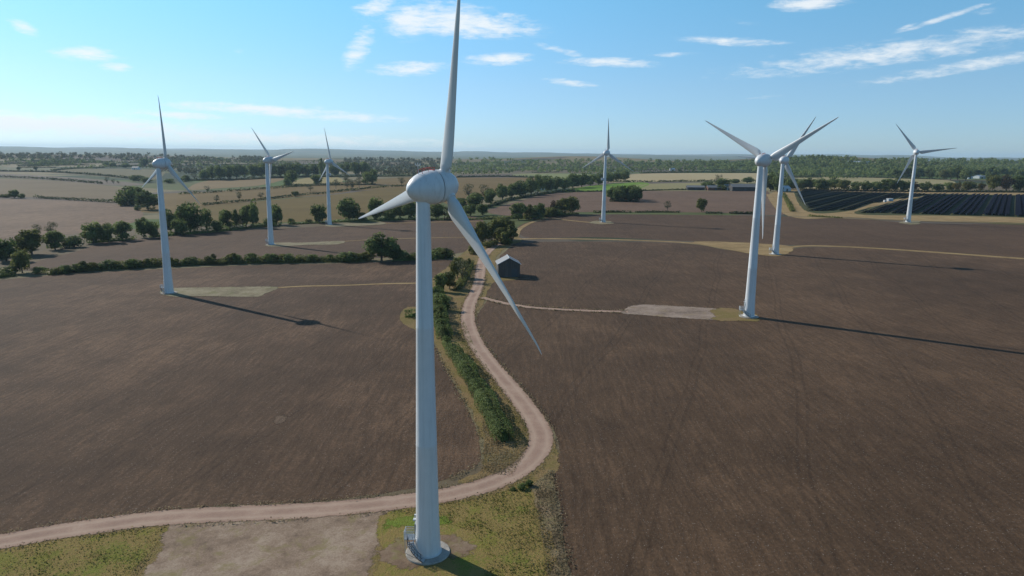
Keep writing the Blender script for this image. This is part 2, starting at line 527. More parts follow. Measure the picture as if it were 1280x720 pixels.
area('field', [(608, 264), (640, 254), (690, 242), (740, 240), (800, 239), (870, 239), (930, 239), (958, 239), (966, 252), (981, 268), (900, 266), (740, 265), (690, 267), (640, 270)], s4, 1)
area('field', [(20, 336), (100, 313), (130, 303), (200, 297), (290, 289), (400, 283), (480, 277), (520, 275), (596, 271), (606, 290), (596, 306), (570, 317), (480, 322), (300, 327), (200, 331), (100, 337)], s5, 1)
area('field', [(-120, 246), (0, 249), (60, 250), (150, 255), (176, 263), (172, 276), (120, 288), (60, 296), (0, 300), (-160, 310)], s6, 1)
area('field', [(-160, 218), (0, 223), (80, 227), (140, 233), (158, 238), (150, 252), (60, 247), (0, 246), (-160, 244)], turf('stubble_tan', [(.118, .084, .048), (.14, .102, .058), (.16, .118, .068)], .01, .3, .2), 1)
area('field', [(-100, 214), (0, 217), (90, 222), (160, 228), (180, 231), (140, 232), (70, 226), (0, 222), (-100, 218)], turf('stubble_grey', [(.115, .09, .068), (.14, .11, .083)], .01, .3, .2), 1)
area('field', [(60, 214), (130, 211), (200, 213), (196, 224), (160, 223), (110, 219)], turf('pasture_dull', [(.105, .095, .05), (.13, .108, .056)], .01, .3, .2), 1)
area('field', [(-60, 209), (60, 210), (120, 211), (60, 213), (0, 214), (-60, 213)], turf('pasture_grey', [(.105, .105, .06), (.125, .12, .066)], .01, .3, .2), 1)
gold = turf('stubble_gold', [(.108, .070, .024), (.132, .086, .030), (.155, .104, .040)], .012, .25, .2)
area('field', [(172, 262), (200, 243), (260, 240), (330, 234), (400, 229), (440, 228), (440, 238), (400, 244), (330, 250), (280, 256), (240, 260), (215, 266)], gold, 1)
area('field', [(205, 268), (260, 258), (330, 251), (420, 243), (480, 236), (540, 232), (560, 240), (545, 258), (480, 268), (420, 275), (330, 279), (260, 280)], turf('stubble_gold_near', [(.092, .062, .016), (.118, .080, .022), (.14, .098, .032)], .012, .25, .2), 1)
area('field', [(440, 228), (500, 222), (560, 222), (640, 222), (688, 223), (680, 230), (630, 242), (596, 252), (570, 258), (552, 250), (555, 236), (500, 235), (440, 238)], gold, 1)
area('field', [(235, 237), (260, 226), (330, 222), (360, 222), (330, 231), (280, 235)], turf('stubble_bright', [(.16, .11, .055), (.20, .14, .07)], .012, .25, .2), 1)
area('field', [(360, 230), (385, 222), (420, 221), (428, 228), (400, 231)], turf('stubble_cream', [(.21, .165, .07), (.25, .20, .09)], .012, .25, .2), 1)
area('field', [(686, 241), (715, 236), (750, 231), (796, 228), (812, 230), (790, 238), (740, 239)], turf('meadow_green', [(.10, .175, .02), (.13, .205, .025)], .01, .3, .2), 1)
area('field', [(758, 227), (790, 218), (830, 216.5), (900, 216.5), (962, 217.5), (962, 226.5), (880, 226.5), (800, 227.5)], turf('stubble_beige', [(.30, .235, .13), (.34, .27, .16)], .01, .3, .2), 1)
area('field', [(795, 231), (840, 229), (900, 228), (962, 228), (962, 238), (880, 238), (800, 238)], turf('pasture_olive', [(.19, .17, .08), (.235, .195, .10)], .01, .3, .2), 1)
area('field', [(640, 218.5), (700, 217), (740, 218), (740, 223), (690, 223)], turf('pasture_sage', [(.15, .17, .065), (.19, .19, .085)], .01, .3, .2), 1)
area('field', [(1000, 221), (1080, 222), (1180, 225), (1185, 231), (1100, 229), (1000, 226)], turf('pasture_dry', [(.23, .195, .095), (.27, .225, .12)], .01, .3, .2), 1)
area('field', [(985, 228), (1100, 230), (1180, 233), (1180, 238), (1100, 236), (990, 236)], turf('pasture_tan', [(.27, .205, .11), (.30, .235, .14)], .01, .3, .2), 1)

area('field', [(332, 536), (342, 520), (362, 512), (376, 511), (370, 521), (352, 532)], soil('soil_chalky', (.15, .105, .07), R(50), 1.3, 1.5, 71, .8), 2, 1.6, soft=2.8)
area('grass', [(-400, 780), (-80, 696), (0, 680), (120, 660), (220, 650), (400, 640), (540, 626), (622, 606), (668, 600), (684, 640), (700, 720), (716, 860), (-200, 860)], M['verge'], 1.2, .3)
# solar field ground, its dark sheets coloured for panel shade, and the strips of dry grass between the fields
area('field', [(962, 243), (1000, 236), (1100, 237), (1200, 239), (1330, 241), (1500, 245), (1560, 290), (1280, 279), (1150, 276), (1060, 272), (985, 270)], M['strip'], 2)
area('verge', [(1000, 238.6), (1060, 240), (1162, 242.6), (1146, 246.2), (1112, 250.4), (1096, 253.4), (1080, 256), (1060, 264), (1010, 265), (994, 245)], M['under'], 2.5)  # ground below the west panels, row shade painted into the grass
area('verge', [(1068, 267), (1122, 252), (1152, 246.3), (1166, 242.6), (1200, 243), (1300, 244.8), (1400, 247), (1430, 279), (1280, 272.3), (1180, 269.8)], M['under'], 2.5)  # ground below the main panels, darkened by colour to stand for their shade
ribbon('path', [(640, 300), (670, 298.5), (760, 299.5), (850, 303), (900, 307), (970, 309.5), (1010, 307.5), (1055, 308.5), (1100, 311), (1140, 313.5), (1210, 318.5), (1280, 323.5), (1500, 338)], 6.5, M['strip'], 2, .6)
area('verge', [(862, 303), (900, 302), (985, 307), (992, 315), (972, 321), (940, 318), (900, 311)], M['strip'], 3, soft=2.5)
ribbon('path', [(961, 243), (968, 254), (978, 266)], 8, M['strip'], 2, .6)

# lane verge inside the bend, foreground grass and hardstanding
area('verge', [(560, 332), (585, 310), (600, 303), (640, 296), (655, 300), (634, 310), (622, 322), (621, 334), (624, 346), (648, 346), (648, 350), (622, 352), (612, 362), (608, 378), (600, 388), (597, 404), (602, 424), (619, 455), (645, 486), (671, 514), (692, 540),
               (702, 566), (694, 598), (640, 606), (596, 604), (560, 606), (600, 584), (600, 556), (590, 524), (574, 494), (555, 460), (541, 432), (518, 414), (498, 400), (508, 383), (530, 382), (541, 366), (538, 350)], M['verge'], 1.5, .6, soft=1.3)
area('verge', [(660, 606), (694, 582), (698, 642), (713, 718), (752, 850), (696, 850), (682, 700), (670, 645)], M['straw'], 2, .7, soft=1.6)
area('grass', [(-300, 780), (-80, 702), (0, 682), (100, 668), (190, 657), (222, 656), (205, 680), (186, 700), (168, 726), (130, 860), (-200, 860)], M['grass'], 1.5, .5, soft=1.8)
area('hardstanding', [(214, 650), (330, 642), (440, 638), (500, 630), (486, 655), (478, 690), (470, 730), (450, 860), (120, 860), (164, 730), (186, 698)], M['gravel'], 1.6, .6, soft=2.2)
area('grass', [(470, 645), (540, 630), (600, 621), (662, 603), (672, 640), (686, 700), (706, 860), (440, 860), (462, 720), (472, 690)], M['grass'], 2.2, .6, soft=1.5)
area('grass', [(474, 649), (520, 640), (560, 640), (580, 652), (560, 668), (520, 662), (478, 668)], M['lush'], 2.8, 1.9, soft=3.0)
area('grass', [(590, 660), (612, 668), (622, 695), (618, 730), (596, 720), (600, 690)], M['lush'], 2.8, 1.9, soft=3.0)
area('hardstanding', [(478, 674), (515, 664), (560, 660), (592, 672), (600, 690), (585, 702), (560, 712), (520, 716), (480, 712), (466, 695)], M['earth'], 3, 1.8, soft=3.0)
ribbon('lane', [(640, 300), (620, 307), (607, 318), (602, 330), (600, 344), (599, 354), (594, 366), (588, 378), (585, 392), (586, 408), (594, 428), (608, 449), (627, 472), (646, 495), (661, 515), (673, 535), (676, 553),
                (667, 571), (648, 588), (618, 603), (580, 614), (535, 623), (470, 631), (390, 638), (290, 643), (200, 648), (120, 658), (60, 667), (0, 678), (-80, 692), (-300, 735), (-620, 800)], 6.0, M['lane'], 3.5, .5)
# turbine pads and spurs
ribbon('path', [(603, 372), (625, 378), (660, 384), (700, 387), (745, 389), (785, 390)], 3.4, M['lane'], 3, .4)
area('hardstanding', [(786, 382), (800, 380), (860, 383), (900, 386), (908, 394), (895, 401), (840, 398), (790, 394), (772, 391)], M['pad'], 3, .5, soft=2.2)
area('grass', [(888, 388), (905, 384), (930, 388), (950, 394), (952, 402), (930, 403), (890, 401)], M['verge'], 3.3, 1.4, soft=3.0)
ribbon('path', [(346, 360), (380, 358), (430, 357), (480, 355), (525, 354), (548, 351)], 3.2, M['strip'], 3, .4)
area('hardstanding', [(196, 366), (208, 360), (260, 359), (348, 358.5), (336, 367), (322, 372), (260, 371), (215, 372)], M['pad_tan'], 3, .5, soft=2.5)
area('hardstanding', [(328, 307), (342, 303.5), (380, 303), (430, 301), (432, 304), (424, 306), (380, 307), (345, 309)], M['pad_tan'], 3, .5, soft=2.5)
area('hardstanding', [(404, 283), (415, 280), (450, 279), (482, 278), (480, 281), (440, 283), (415, 284)], M['pad_tan'], 3, .5, soft=2.5)
ribbon('path', [(482, 279.5), (520, 278.5), (560, 277.5), (600, 277)], 4, M['strip'], 3, .4)
ribbon('path', [(430, 302), (470, 299.5), (520, 298), (575, 297), (610, 296)], 3, M['strip'], 3, .4)
ribbon('path', [(758, 279), (735, 278), (705, 275), (690, 273), (668, 277), (650, 286), (645, 296)], 5, M['strip'], 3, .5)
area('hardstanding', [(734, 279), (745, 276), (765, 276.5), (768, 280), (752, 281)], M['pad_tan'], 3, .5, soft=2.5)
area('hardstanding', [(1122, 279), (1130, 276), (1150, 276), (1152, 280), (1136, 281)], M['pad_tan'], 3, .5, soft=2.5)
ribbon('path', [(985, 270.5), (1030, 272), (1090, 274.5), (1150, 276.5), (1210, 278), (1290, 280.5), (1400, 284)], 7, turf('scrub_strip', [(.10, .085, .04), (.20, .15, .085), (.15, .12, .075)], .06, .8), 3, .8)

# ------------------------------------------------------------------ wind turbines
HUBH, OV, ROT_TILT = 50.0, 3.1, R(5)
def blade_mesh():
    st = [(1.0, 1.15, 1.0, 18), (2.0, 1.25, .95, 18), (2.5, 1.9, .7, 17.5), (3.0, 2.7, .42, 17), (4.0, 2.95, .33, 15.5), (6, 2.65, .28, 12.5), (8.5, 2.22, .25, 9.5), (11, 1.85, .22, 7), (14, 1.48, .2, 4.8),
          (17, 1.15, .18, 3), (20, .86, .17, 1.5), (22.5, .56, .16, .5), (24.2, .40, .15, 0), (25.0, .28, .14, -.5), (25.5, .12, .14, -1)]
    n = 20; V = []; F = []
    for r, c, th, tw in st:
        c *= .88
        t = R(tw - 8)
        pre = .18 * max(0, (r - 23.5) / 2) ** 2
        for i in range(n):
            a = 2 * PI * i / n
            if th > .75:
                x, y = .5 * c * math.cos(a), .5 * c * math.sin(a) * th
            else:
                # rounded nose towards -x, thin trailing edge towards +x
                xx = .5 * (1 - math.cos(a)); s = 1 if a < PI else -1
                yt = 5 * th * (.2969 * math.sqrt(max(xx, 0)) - .126 * xx - .3516 * xx ** 2 + .2843 * xx ** 3 - .1015 * xx ** 4)
                x, y = (xx - .30) * c, (s * yt * (1.15 if s < 0 else .85)) * c
                if i * 2 == n: y = 0
            if th > .75: x, y = -x, y
            V.append((x * math.cos(t) + y * math.sin(t), -x * math.sin(t) + y * math.cos(t) - pre, r))
    m = len(st)
    for k in range(m - 1):
        for i in range(n):
            F.append((k * n + i, k * n + (i + 1) % n, (k + 1) * n + (i + 1) % n, (k + 1) * n + i))
    b = MB(); b.add(V, F, True)
    b.add(V[-n:], [tuple(range(n))])
    return b.mesh('blade', 60)

def turbine_proto():
    root = empty('wind_turbine')
    b = MB(); b.lathe([(-.6, 3.05), (.22, 3.05), (.30, 2.97), (.30, 0)], n=64); b.build('foundation', M['concrete'], root)
    T = HUBH - 1.9
    b = MB()
    prof = [(.30, 1.90), (.42, 1.90), (.42, 1.78), (2, 1.71), (6, 1.56)]
    for z in (15.9, 16.0, 16.1, 31.9, 32.0, 32.1, T): prof.append((z, 1.56 + (.86 - 1.56) * (z - 6) / (T - 6) + (.02 if z in (16.0, 32.0) else 0)))
    prof += [(T, .92), (T + .35, .92), (T + .35, 0)]
    b.lathe(prof, n=64)
    tower = b.build('tower', M['paint'], root, 40)
    # door on the sunny side, its lamp, the landing with its rails and the curved stair
    ang = lambda a, r, z: Vector((r * math.sin(a), r * math.cos(a), z))     # azimuth, radius, height
    A0 = R(-88)
    b = MB()
    for i in range(9):
        pass
    rot = Matrix.Rotation(-A0, 3, 'Z')
    b.box(ang(A0, 1.66, 3.45), (.95, .14, 2.1), rot); d = b.build('door', M['steel'], tower)
    b = MB(); b.box(ang(A0, 1.78, 4.95), (.5, .35, .22), rot); b.build('lamp', M['tread'], tower)
    b = MB(); b.box(ang(A0, 1.66, 5.55), (.3, .25, .3), rot); b.build('junction_box', M['tread'], tower)
    land = MB()
    land.box(ang(A0, 2.42, 2.32), (1.5, 1.5, .08), rot)
    for s in (-1, 1): land.tube(ang(A0 + s * .24, 3.1, .3), ang(A0 + s * .24, 3.1, 2.3), .05)
    landing = land.build('landing', M['steel'], root)
    b = MB()
    c = [rot @ Vector((x, y, 0)) + ang(A0, 2.5, 2.36) for x, y in ((.72, -.6), (.72, .64), (-.72, .64), (-.72, -.6))]
    for z in (.38, .76, 1.1): b.path([p + Vector((0, 0, z)) for p in c], .028)
    for p in c: b.tube(p, p + Vector((0, 0, 1.1)), .03)
    for k in range(3):
        for t in np.linspace(.07, .93, 12):
            p = c[k].lerp(c[k + 1], t); b.tube(p, p + Vector((0, 0, 1.1)), .013, n=4)
    b.build('railing', M['tread'], landing)
    stair = MB(); NS = 12
    for i in range(NS):
        a = R(-110) - R(62) * (i + 1) / NS; z = 2.3 - (2.0) * (i + 1) / (NS + .5)
        stair.box(ang(a, 2.42, z), (.34, .85, .05), Matrix.Rotation(-a, 3, 'Z'))
    stair.path([ang(R(-108) - R(64) * t, 2.0, 2.3 - 2.0 * t) for t in np.linspace(0, 1, 14)], .05)
    st = stair.build('stairs', M['tread'], root)
    rl = MB()
    for rr in (2.86,):
        pts = [ang(R(-108) - R(64) * t, rr, 2.3 - 2.0 * t) for t in np.linspace(0, 1, 14)]
        rl.path(pts, .05); 
        if rr > 2.5:
            for z in (.55, 1.05): rl.path([p + Vector((0, 0, z)) for p in pts], .028)
            for p in pts[::2]: rl.tube(p, p + Vector((0, 0, 1.05)), .028)
    rl.build('handrail', plain('dark_rail', (.05, .055, .06), .5, .6), st)
    # nacelle: the egg behind the rotor; y along the rotor axis, origin in the rotor centre
    b = MB()
    b.lathe([(-6.98, 0), (-6.93, .25), (-6.75, .62), (-6.4, 1.05), (-5.8, 1.52), (-5.0, 1.93), (-4.1, 2.22), (-3.2, 2.38), (-2.4, 2.43), (-1.75, 2.41), (-1.62, 2.38), (-1.62, 1.9)], 'Y', 56, (.77, .88))
    nac = b.build('nacelle', M['paint'], root, 40)
    b = MB(); b.lathe([(-1.7, 2.3), (-1.36, 2.3)], 'Y', 56, (.77, .88)); b.build('seal_ring', M['dark'], nac)
    b = MB()
    for x in (-.5, .5):
        pts = [Vector((x, y, z)) for y, z in ((-3.3, 1.80), (-3.3, 2.25), (-2.4, 2.42), (-1.5, 2.45), (-1.5, 2.0))]
        b.path(pts, .035); b.tube((x, -2.4, 2.0), (x, -2.4, 2.42), .03)
    b.box((0, -1.55, 2.14), (.8, .22, .12)); b.build('roof_rail', M['red'], nac)
    b = MB(); b.tube((.1, -3.6, 1.7), (.1, -3.6, 3.2), .04); b.tube((-.45, -3.6, 2.9), (.65, -3.6, 2.9), .03)
    for x in (-.45, .65): b.tube((x, -3.6, 2.9), (x, -3.6, 3.15), .07, .05)
    b.build('wind_vane', M['tread'], nac)
    b = MB()
    b.lathe([(-1.42, 1.9), (-1.42, 2.36), (-1.3, 2.39), (-.5, 2.36), (.35, 2.2), (1.1, 1.86), (1.75, 1.42), (2.15, .95), (2.35, .35), (2.4, 0)], 'Y', 56, (.80, .88))
    hub = b.build('hub', M['paint'], root, 40)
    b = MB(); b.lathe([(-.0, .0)], 'Z', 4)
    bm_ = blade_mesh()
    for k in range(3):
        bl = link('blade', bm_, root, M['blade'])
        c_ = MB(); c_.lathe([(1.5, .68), (2.12, .68), (2.16, .64), (2.16, .4)], n=32)
        c_.build('root_collar', M['paint'], bl, 40)
    return root

def copy_tree(o, parent=None):
    c = o.copy(); COL.objects.link(c)
    if parent: c.parent = parent
    for ch in list(o.children): copy_tree(ch, c)
    return c

TURB = [  # base, hub picture height, yaw, phase, label
    ((535, 691), 232.5, 51, 16, 'largest white wind turbine, beside the gravel lane, with curved stairs at its foot'),
    ((211.5, 366.5), 204, 37, 6, 'white wind turbine in the dark field, its whole shadow lying across the soil'),
    ((339, 306), 200, 40, 78, 'white wind turbine between the two hedges, one blade hanging down along its tower'),
    ((412, 281), 202, 43, 112, 'small white wind turbine with a white box halfway up, before the golden stubble fields'),
    ((754, 278), 191, 36, 2, 'white wind turbine beside the square copse, one blade straight up'),
    ((936, 396), 200, 47, 60, 'second largest white wind turbine, its blades spread in a wide vee over a stone pad'),
    ((969, 318), 200, 40, 33, 'white wind turbine on the dry strip, partly crossed by the bigger one before it'),
    ((1135, 278), 190, 26, 83, 'white wind turbine at the edge of the solar farm'),
]
proto = turbine_proto()
def set_turbine(root, base, hy, yaw, ph, label):
    p = at(*base)
    h = min(np.arange(44, 57, .1), key=lambda q: abs(proj(p + Vector((0, 0, float(q))))[1] - hy))
    h = float(h)
    root.location = p
    yaw = R(yaw)
    hubm = Matrix.Translation((math.sin(yaw) * OV, math.cos(yaw) * OV, h)) @ Matrix.Rotation(-yaw, 4, 'Z') @ Matrix.Rotation(ROT_TILT, 4, 'X')
    k = 0
    for ch in root.children:
        s = ch.name.split('.')[0]
        if s == 'tower':
            ch.scale.z = (h - 1.8) / (HUBH - 1.8)
        elif s in ('nacelle', 'hub'):
            ch.matrix_local = hubm
        elif s == 'blade':
            ch.matrix_local = hubm @ Matrix.Rotation(R(ph + 120 * k), 4, 'Y'); k += 1
    tag(root, label, 'wind turbine', 'wind turbines of the wind farm')
copies = [proto] + [copy_tree(proto) for _ in TURB[1:]]
for o, a in zip(copies, TURB): set_turbine(o, *a)
for o in (copies[3], copies[4]):       # two towers carry a white box half-way up
    b = MB(); b.box((0, 0, 0), (1.6, 1.0, 1.8)); b.box((0, .75, 0), (.5, .6, .5))
    q = b.build('equipment_box', M['tread'], o)
    q.location = (-1.9, -.3, 33) if o is copies[4] else (1.7, -.4, 39)
    if o is copies[3]: q.location.z = 38.5

# ------------------------------------------------------------------ foliage
M['oak'] = leaf_mat('leaf_oak', (.07, .096, .03), (.15, .19, .058), (.235, .275, .09))
M['olive'] = leaf_mat('leaf_olive', (.08, .088, .024), (.15, .158, .045), (.22, .225, .07))
M['fresh'] = leaf_mat('leaf_fresh', (.068, .095, .026), (.145, .185, .055), (.22, .26, .085))
M['dull'] = leaf_mat('leaf_dull', (.055, .06, .03), (.09, .095, .048), (.13, .135, .07))
M['gold'] = leaf_mat('leaf_gold', (.085, .07, .018), (.14, .12, .03), (.19, .16, .045))
M['russet'] = leaf_mat('leaf_russet', (.055, .038, .022), (.09, .062, .035), (.13, .09, .05))
M['hedge'] = leaf_mat('leaf_hedge', (.03, .042, .017), (.055, .074, .028), (.10, .12, .045))
M['bark'] = (lambda k: k.color(k.ramp(k.noise(3, 5, .7, k.map(0, (1, 1, .2))), [(.3, (.06, .048, .036)), (.7, (.13, .108, .085))])).set(Roughness=.95).m)(NT('bark'))

def quads(P, N, size, tint, jitter=.55):
    """One small leaf-spray face per point, roughly facing N."""
    n = len(P)
    N = N + rng.normal(0, jitter, (n, 3)); N /= np.linalg.norm(N, axis=1)[:, None] + 1e-9
    T = rng.normal(0, 1, (n, 3)); T -= (T * N).sum(1)[:, None] * N; T /= np.linalg.norm(T, axis=1)[:, None] + 1e-9
    B = np.cross(N, T)
    s = (size * rng.uniform(.6, 1.3, n))[:, None]; s2 = s * rng.uniform(.5, .95, n)[:, None]
    V = np.stack([P - T * s - B * s2 * .3, P + B * s2 - T * s * .1, P + T * s + B * s2 * .2, P - B * s2 + T * s * .25], 1).reshape(-1, 3)
    F = np.arange(4 * n).reshape(n, 4)
    return V, F, np.repeat(tint, 4)

def crown_mesh(name, mat, nleaf, leaf, shape='round', clumps=26, seed=1, fill=1.0):
    """Unit crown: stands on z=0, 1 high, 1 wide."""
    global rng
    rng = np.random.default_rng(seed)
    C = []; RR = []
    while len(C) < clumps:
        p = rng.uniform(-1, 1, 3)
        if np.linalg.norm(p) > 1: continue
        if shape == 'round': q = np.array([p[0] * .36, p[1] * .36, .52 + p[2] * .38])
        elif shape == 'bush': q = np.array([p[0] * .38, p[1] * .38, .42 + p[2] * .40]); q[2] = max(.12, q[2])
        elif shape == 'tall': q = np.array([p[0] * .30 * (1 - .25 * p[2]), p[1] * .30 * (1 - .25 * p[2]), .56 + p[2] * .38])
        else: q = np.array([p[0] * .40, p[1] * .40, .58 + p[2] * .34])
        C.append(q); RR.append(rng.uniform(.12, .21) * (1.12 if shape in ('round', 'bush') else .85))
    C = np.array(C); RR = np.array(RR)
    k = rng.integers(0, clumps, nleaf)
    D = rng.normal(0, 1, (nleaf, 3)); D /= np.linalg.norm(D, axis=1)[:, None]
    rad = RR[k] * rng.uniform(.35, 1.0, nleaf) ** .45
    P = C[k] + D * rad[:, None] * np.array([1.0, 1.0, .8])
    P[:, 2] = np.maximum(P[:, 2], .03)
    ct = rng.uniform(.15, .75, clumps)
    tint = ct[k] + rng.normal(0, .14, nleaf)
    cc = np.array([0, 0, .55])
    N = D * .6 + (P - cc) * 1.2 + np.array([0, 0, .25])
    V, F, t = quads(P, N, np.full(nleaf, leaf), tint)
    me = npmesh(name, V, F, t)
    me.materials.append(mat)
    return me

def trunk_mesh(seed, h=.55, r=.028, bush=False):
    rd = random.Random(seed); b = MB()
    if bush:
        for i in range(6):
            a = rd.uniform(0, 2 * PI)
            b.tube((.05 * math.cos(a), .05 * math.sin(a), -.03), (.22 * math.cos(a), .22 * math.sin(a), rd.uniform(.35, .6)), .022, .008, 5)
    else:
        b.tube((0, 0, -.03), (0, 0, .04), r * 1.7, r * 1.1, 8); b.tube((0, 0, .04), (.01, .0, h * .55), r * 1.1, r * .85, 8)
        for i in range(7):
            a = 2 * PI * i / 7 + rd.uniform(-.4, .4); z = h * rd.uniform(.38, .56); q = rd.uniform(.18, .34)
            mid = Vector((q * .55 * math.cos(a), q * .55 * math.sin(a), z + .13))
            b.tube((.005, 0, z), mid, r * .5, r * .34, 5); b.tube(mid, (q * math.cos(a), q * math.sin(a), z + rd.uniform(.24, .36)), r * .34, r * .12, 5)
        b.tube((.01, 0, h * .55), (-.01, .01, .85), r * .8, r * .15, 6)
    me = b.mesh('trunk'); me.materials.append(M['bark'])
    return me

TR = [trunk_mesh(s) for s in range(3)]; TB = [trunk_mesh(9, bush=True)]
KINDS = {}
def kind(key, mat, n, leaf, shape, clumps, nvar=2, look='', trunk='t'):
    KINDS[key] = ([crown_mesh('crown', M[mat], n, leaf, shape, clumps, hash_(key) + i) for i in range(nvar)], TB if trunk == 'b' else TR, look)
def hash_(s): return sum(ord(c) * (i + 3) for i, c in enumerate(s))
kind('oak', 'oak', 3000, .040, 'round', 30, 3, 'dark round tree')
kind('green', 'fresh', 3000, .040, 'round', 28, 2, 'mid-green leafy tree')
kind('olive', 'olive', 3000, .040, 'round', 28, 2, 'olive-green tree')
kind('thin', 'dull', 700, .026, 'sparse', 22, 2, 'thin see-through tree')
kind('tall', 'oak', 2200, .032, 'tall', 28, 2, 'dark upright tree')
kind('bush', 'oak', 1800, .042, 'bush', 22, 2, 'dark low bush', 'b')
kind('obush', 'olive', 1800, .042, 'bush', 22, 2, 'olive-green bush', 'b')
kind('gbush', 'fresh', 1800, .042, 'bush', 22, 2, 'bright green bush', 'b')
kind('gold', 'gold', 1800, .036, 'round', 22, 1, 'yellowing tree')
kind('russet', 'russet', 1800, .036, 'round', 22, 1, 'reddish-brown tree')
ORD = ['first', 'second', 'third', 'fourth', 'fifth', 'sixth', 'seventh', 'eighth', 'ninth', 'tenth', 'eleventh', 'twelfth', 'thirteenth', 'fourteenth', 'fifteenth', 'sixteenth', 'seventeenth', 'eighteenth',
       'nineteenth', 'twentieth', 'twenty-first', 'twenty-second', 'twenty-third', 'twenty-fourth', 'twenty-fifth', 'twenty-sixth', 'twenty-seventh', 'twenty-eighth', 'twenty-ninth', 'thirtieth']

TREE_N = [0]
def tree(key, base, hpx, wpx, label, group):
    crowns, trunks, look = KINDS[key]
    TREE_N[0] += 1; i = TREE_N[0]
    p = at(*base); d = depth(p)
    h, w = hpx / FPX * d, wpx / FPX * d
    isb = key.endswith('bush')
    o = empty('bush' if isb else ('tree' if key != 'thin' else 'sparse_tree'), p, (i * 2.399) % (2 * PI))
    o.scale = (w * 1.22, w * 1.22 * (.9 + .2 * ((i * 7) % 5) / 5), h * 1.04)
    link('crown', crowns[i % len(crowns)], o); link('stems' if isb else 'trunk', trunks[i % len(trunks)], o)
    return tag(o, label, 'bush' if isb else 'tree', group)

def row(where, items, group=None):
    """items: (kind, x, y, height px, width px). Each label tells which one of its row it is."""
    items = sorted(items, key=lambda q: q[1])
    for i, (k, x, y, h, w) in enumerate(items):
        look = KINDS[k][2]
        if len(items) == 1: lab = f'{look} {where}'
        else: lab = f'{look}, {ORD[i]} from the left {where}'
        tree(k, (x, y), h, w, lab, (group or ('trees ' + where)) if len(items) > 1 else None)

row('in the belt below the pale slope', [('oak', 8, 326, 30, 26), ('olive', 40, 318, 32, 34), ('gbush', 28, 328, 14, 20), ('green', 69, 312, 24, 20), ('bush', 92, 309, 16, 22), ('bush', 82, 310, 14, 16), ('olive', -14, 322, 26, 26),
    ('thin', 64, 296, 22, 14), ('thin', 47, 296, 18, 12), ('bush', 30, 312, 14, 20)], 'trees in the left belt')
row('beside the clipped hedge of the dark field', [('olive', 28, 341, 28, 20), ('bush', 12, 343, 12, 22), ('bush', 50, 342, 10, 16)])
row('in the clump of dark trees', [('oak', 117, 304, 28, 24), ('oak', 136, 303, 24, 18), ('green', 154, 300, 24, 20)])
row('in the belt behind the shadow-casting turbine', [('green', 180, 297, 26, 16), ('oak', 192, 297, 20, 16), ('oak', 214, 292, 30, 18), ('oak', 226, 294, 22, 20), ('oak', 238, 290, 36, 30), ('tall', 259, 290, 30, 16), ('oak', 272, 290, 16, 14), ('green', 284, 286, 24, 18),
    ('tall', 296, 285, 22, 14), ('green', 308, 284, 28, 14), ('oak', 316, 284, 34, 16), ('thin', 303, 285, 20, 12)])
row('on the bank below the tan stubble', [('gbush', 160, 257, 26, 30), ('green', 173, 253, 20, 20), ('green', 185, 262, 24, 26), ('bush', 172, 263, 7, 8), ('obush', 152, 256, 14, 14)])
row('alone on the pale slope edge', [('oak', 18, 247.5, 11, 13), ('obush', 8, 247, 6, 10), ('bush', 27, 248, 7, 8)])
row('in the row before the golden stubble', [('oak', 346, 281, 27, 18), ('bush', 336, 283, 12, 14), ('oak', 400, 279, 25, 20), ('obush', 386, 279, 7, 8), ('bush', 364, 280, 8, 8), ('oak', 436, 276, 28, 26), ('bush', 452, 276, 12, 12),
    ('oak', 470, 275, 30, 20), ('bush', 486, 274, 16, 22), ('oak', 500, 273, 22, 20), ('green', 514, 274, 24, 20), ('oak', 545, 274, 20, 20), ('thin', 556, 274, 18, 14), ('bush', 567, 275, 12, 18)])
row('in the long hedge', [('oak', 477, 326, 34, 36), ('oak', 492, 326, 20, 20), ('obush', 462, 326, 14, 18)])
row('beside the lane above the black barn', [('olive', 603, 306, 30, 22), ('olive', 622, 303, 30, 26), ('obush', 636, 305, 26, 30), ('olive', 630, 300, 28, 26), ('obush', 612, 309, 12, 18), ('obush', 593, 318, 16, 14)])
row('in the row beside the tan grass spur', [('green', 648, 275, 22, 20), ('obush', 661, 274, 20, 16), ('green', 674, 273, 20, 16), ('obush', 685, 271, 16, 18), ('russet', 692, 269, 18, 12), ('olive', 703, 269, 22, 18), ('olive', 715, 268, 22, 18), ('bush', 668, 274, 10, 20), ('bush', 696, 270, 10, 20)])
row('in the diagonal belt of dark trees', [('thin', 586, 249, 22, 16), ('thin', 605, 250, 22, 14), ('bush', 575, 258, 12, 18), ('oak', 594, 259, 18, 20), ('oak', 613, 256, 20, 16), ('oak', 628, 250, 20, 16), ('oak', 640, 247, 18, 16), ('oak', 651, 246, 20, 20),
    ('oak', 664, 244, 22, 20), ('tall', 672, 242, 24, 18), ('oak', 684, 240, 20, 18), ('oak', 695, 239, 18, 16), ('oak', 706, 237, 16, 18), ('oak', 716, 235, 18, 18), ('oak', 727, 234, 18, 16), ('green', 738, 232, 14, 14), ('oak', 748, 231, 14, 16), ('oak', 760, 229, 13, 14), ('green', 770, 227, 12, 13), ('oak', 780, 226, 12, 13),
    ('green', 588, 270, 16, 16), ('green', 603, 269, 15, 14)])
row('in the square copse on the ploughed field', [('oak', 765, 251.5, 17, 15), ('oak', 773, 252, 19, 15), ('oak', 781, 252, 20, 16), ('oak', 789, 252, 20, 15), ('oak', 797, 251.5, 19, 14), ('oak', 769, 250, 18, 14), ('oak', 785, 250, 19, 14), ('oak', 794, 249.5, 18, 13)])
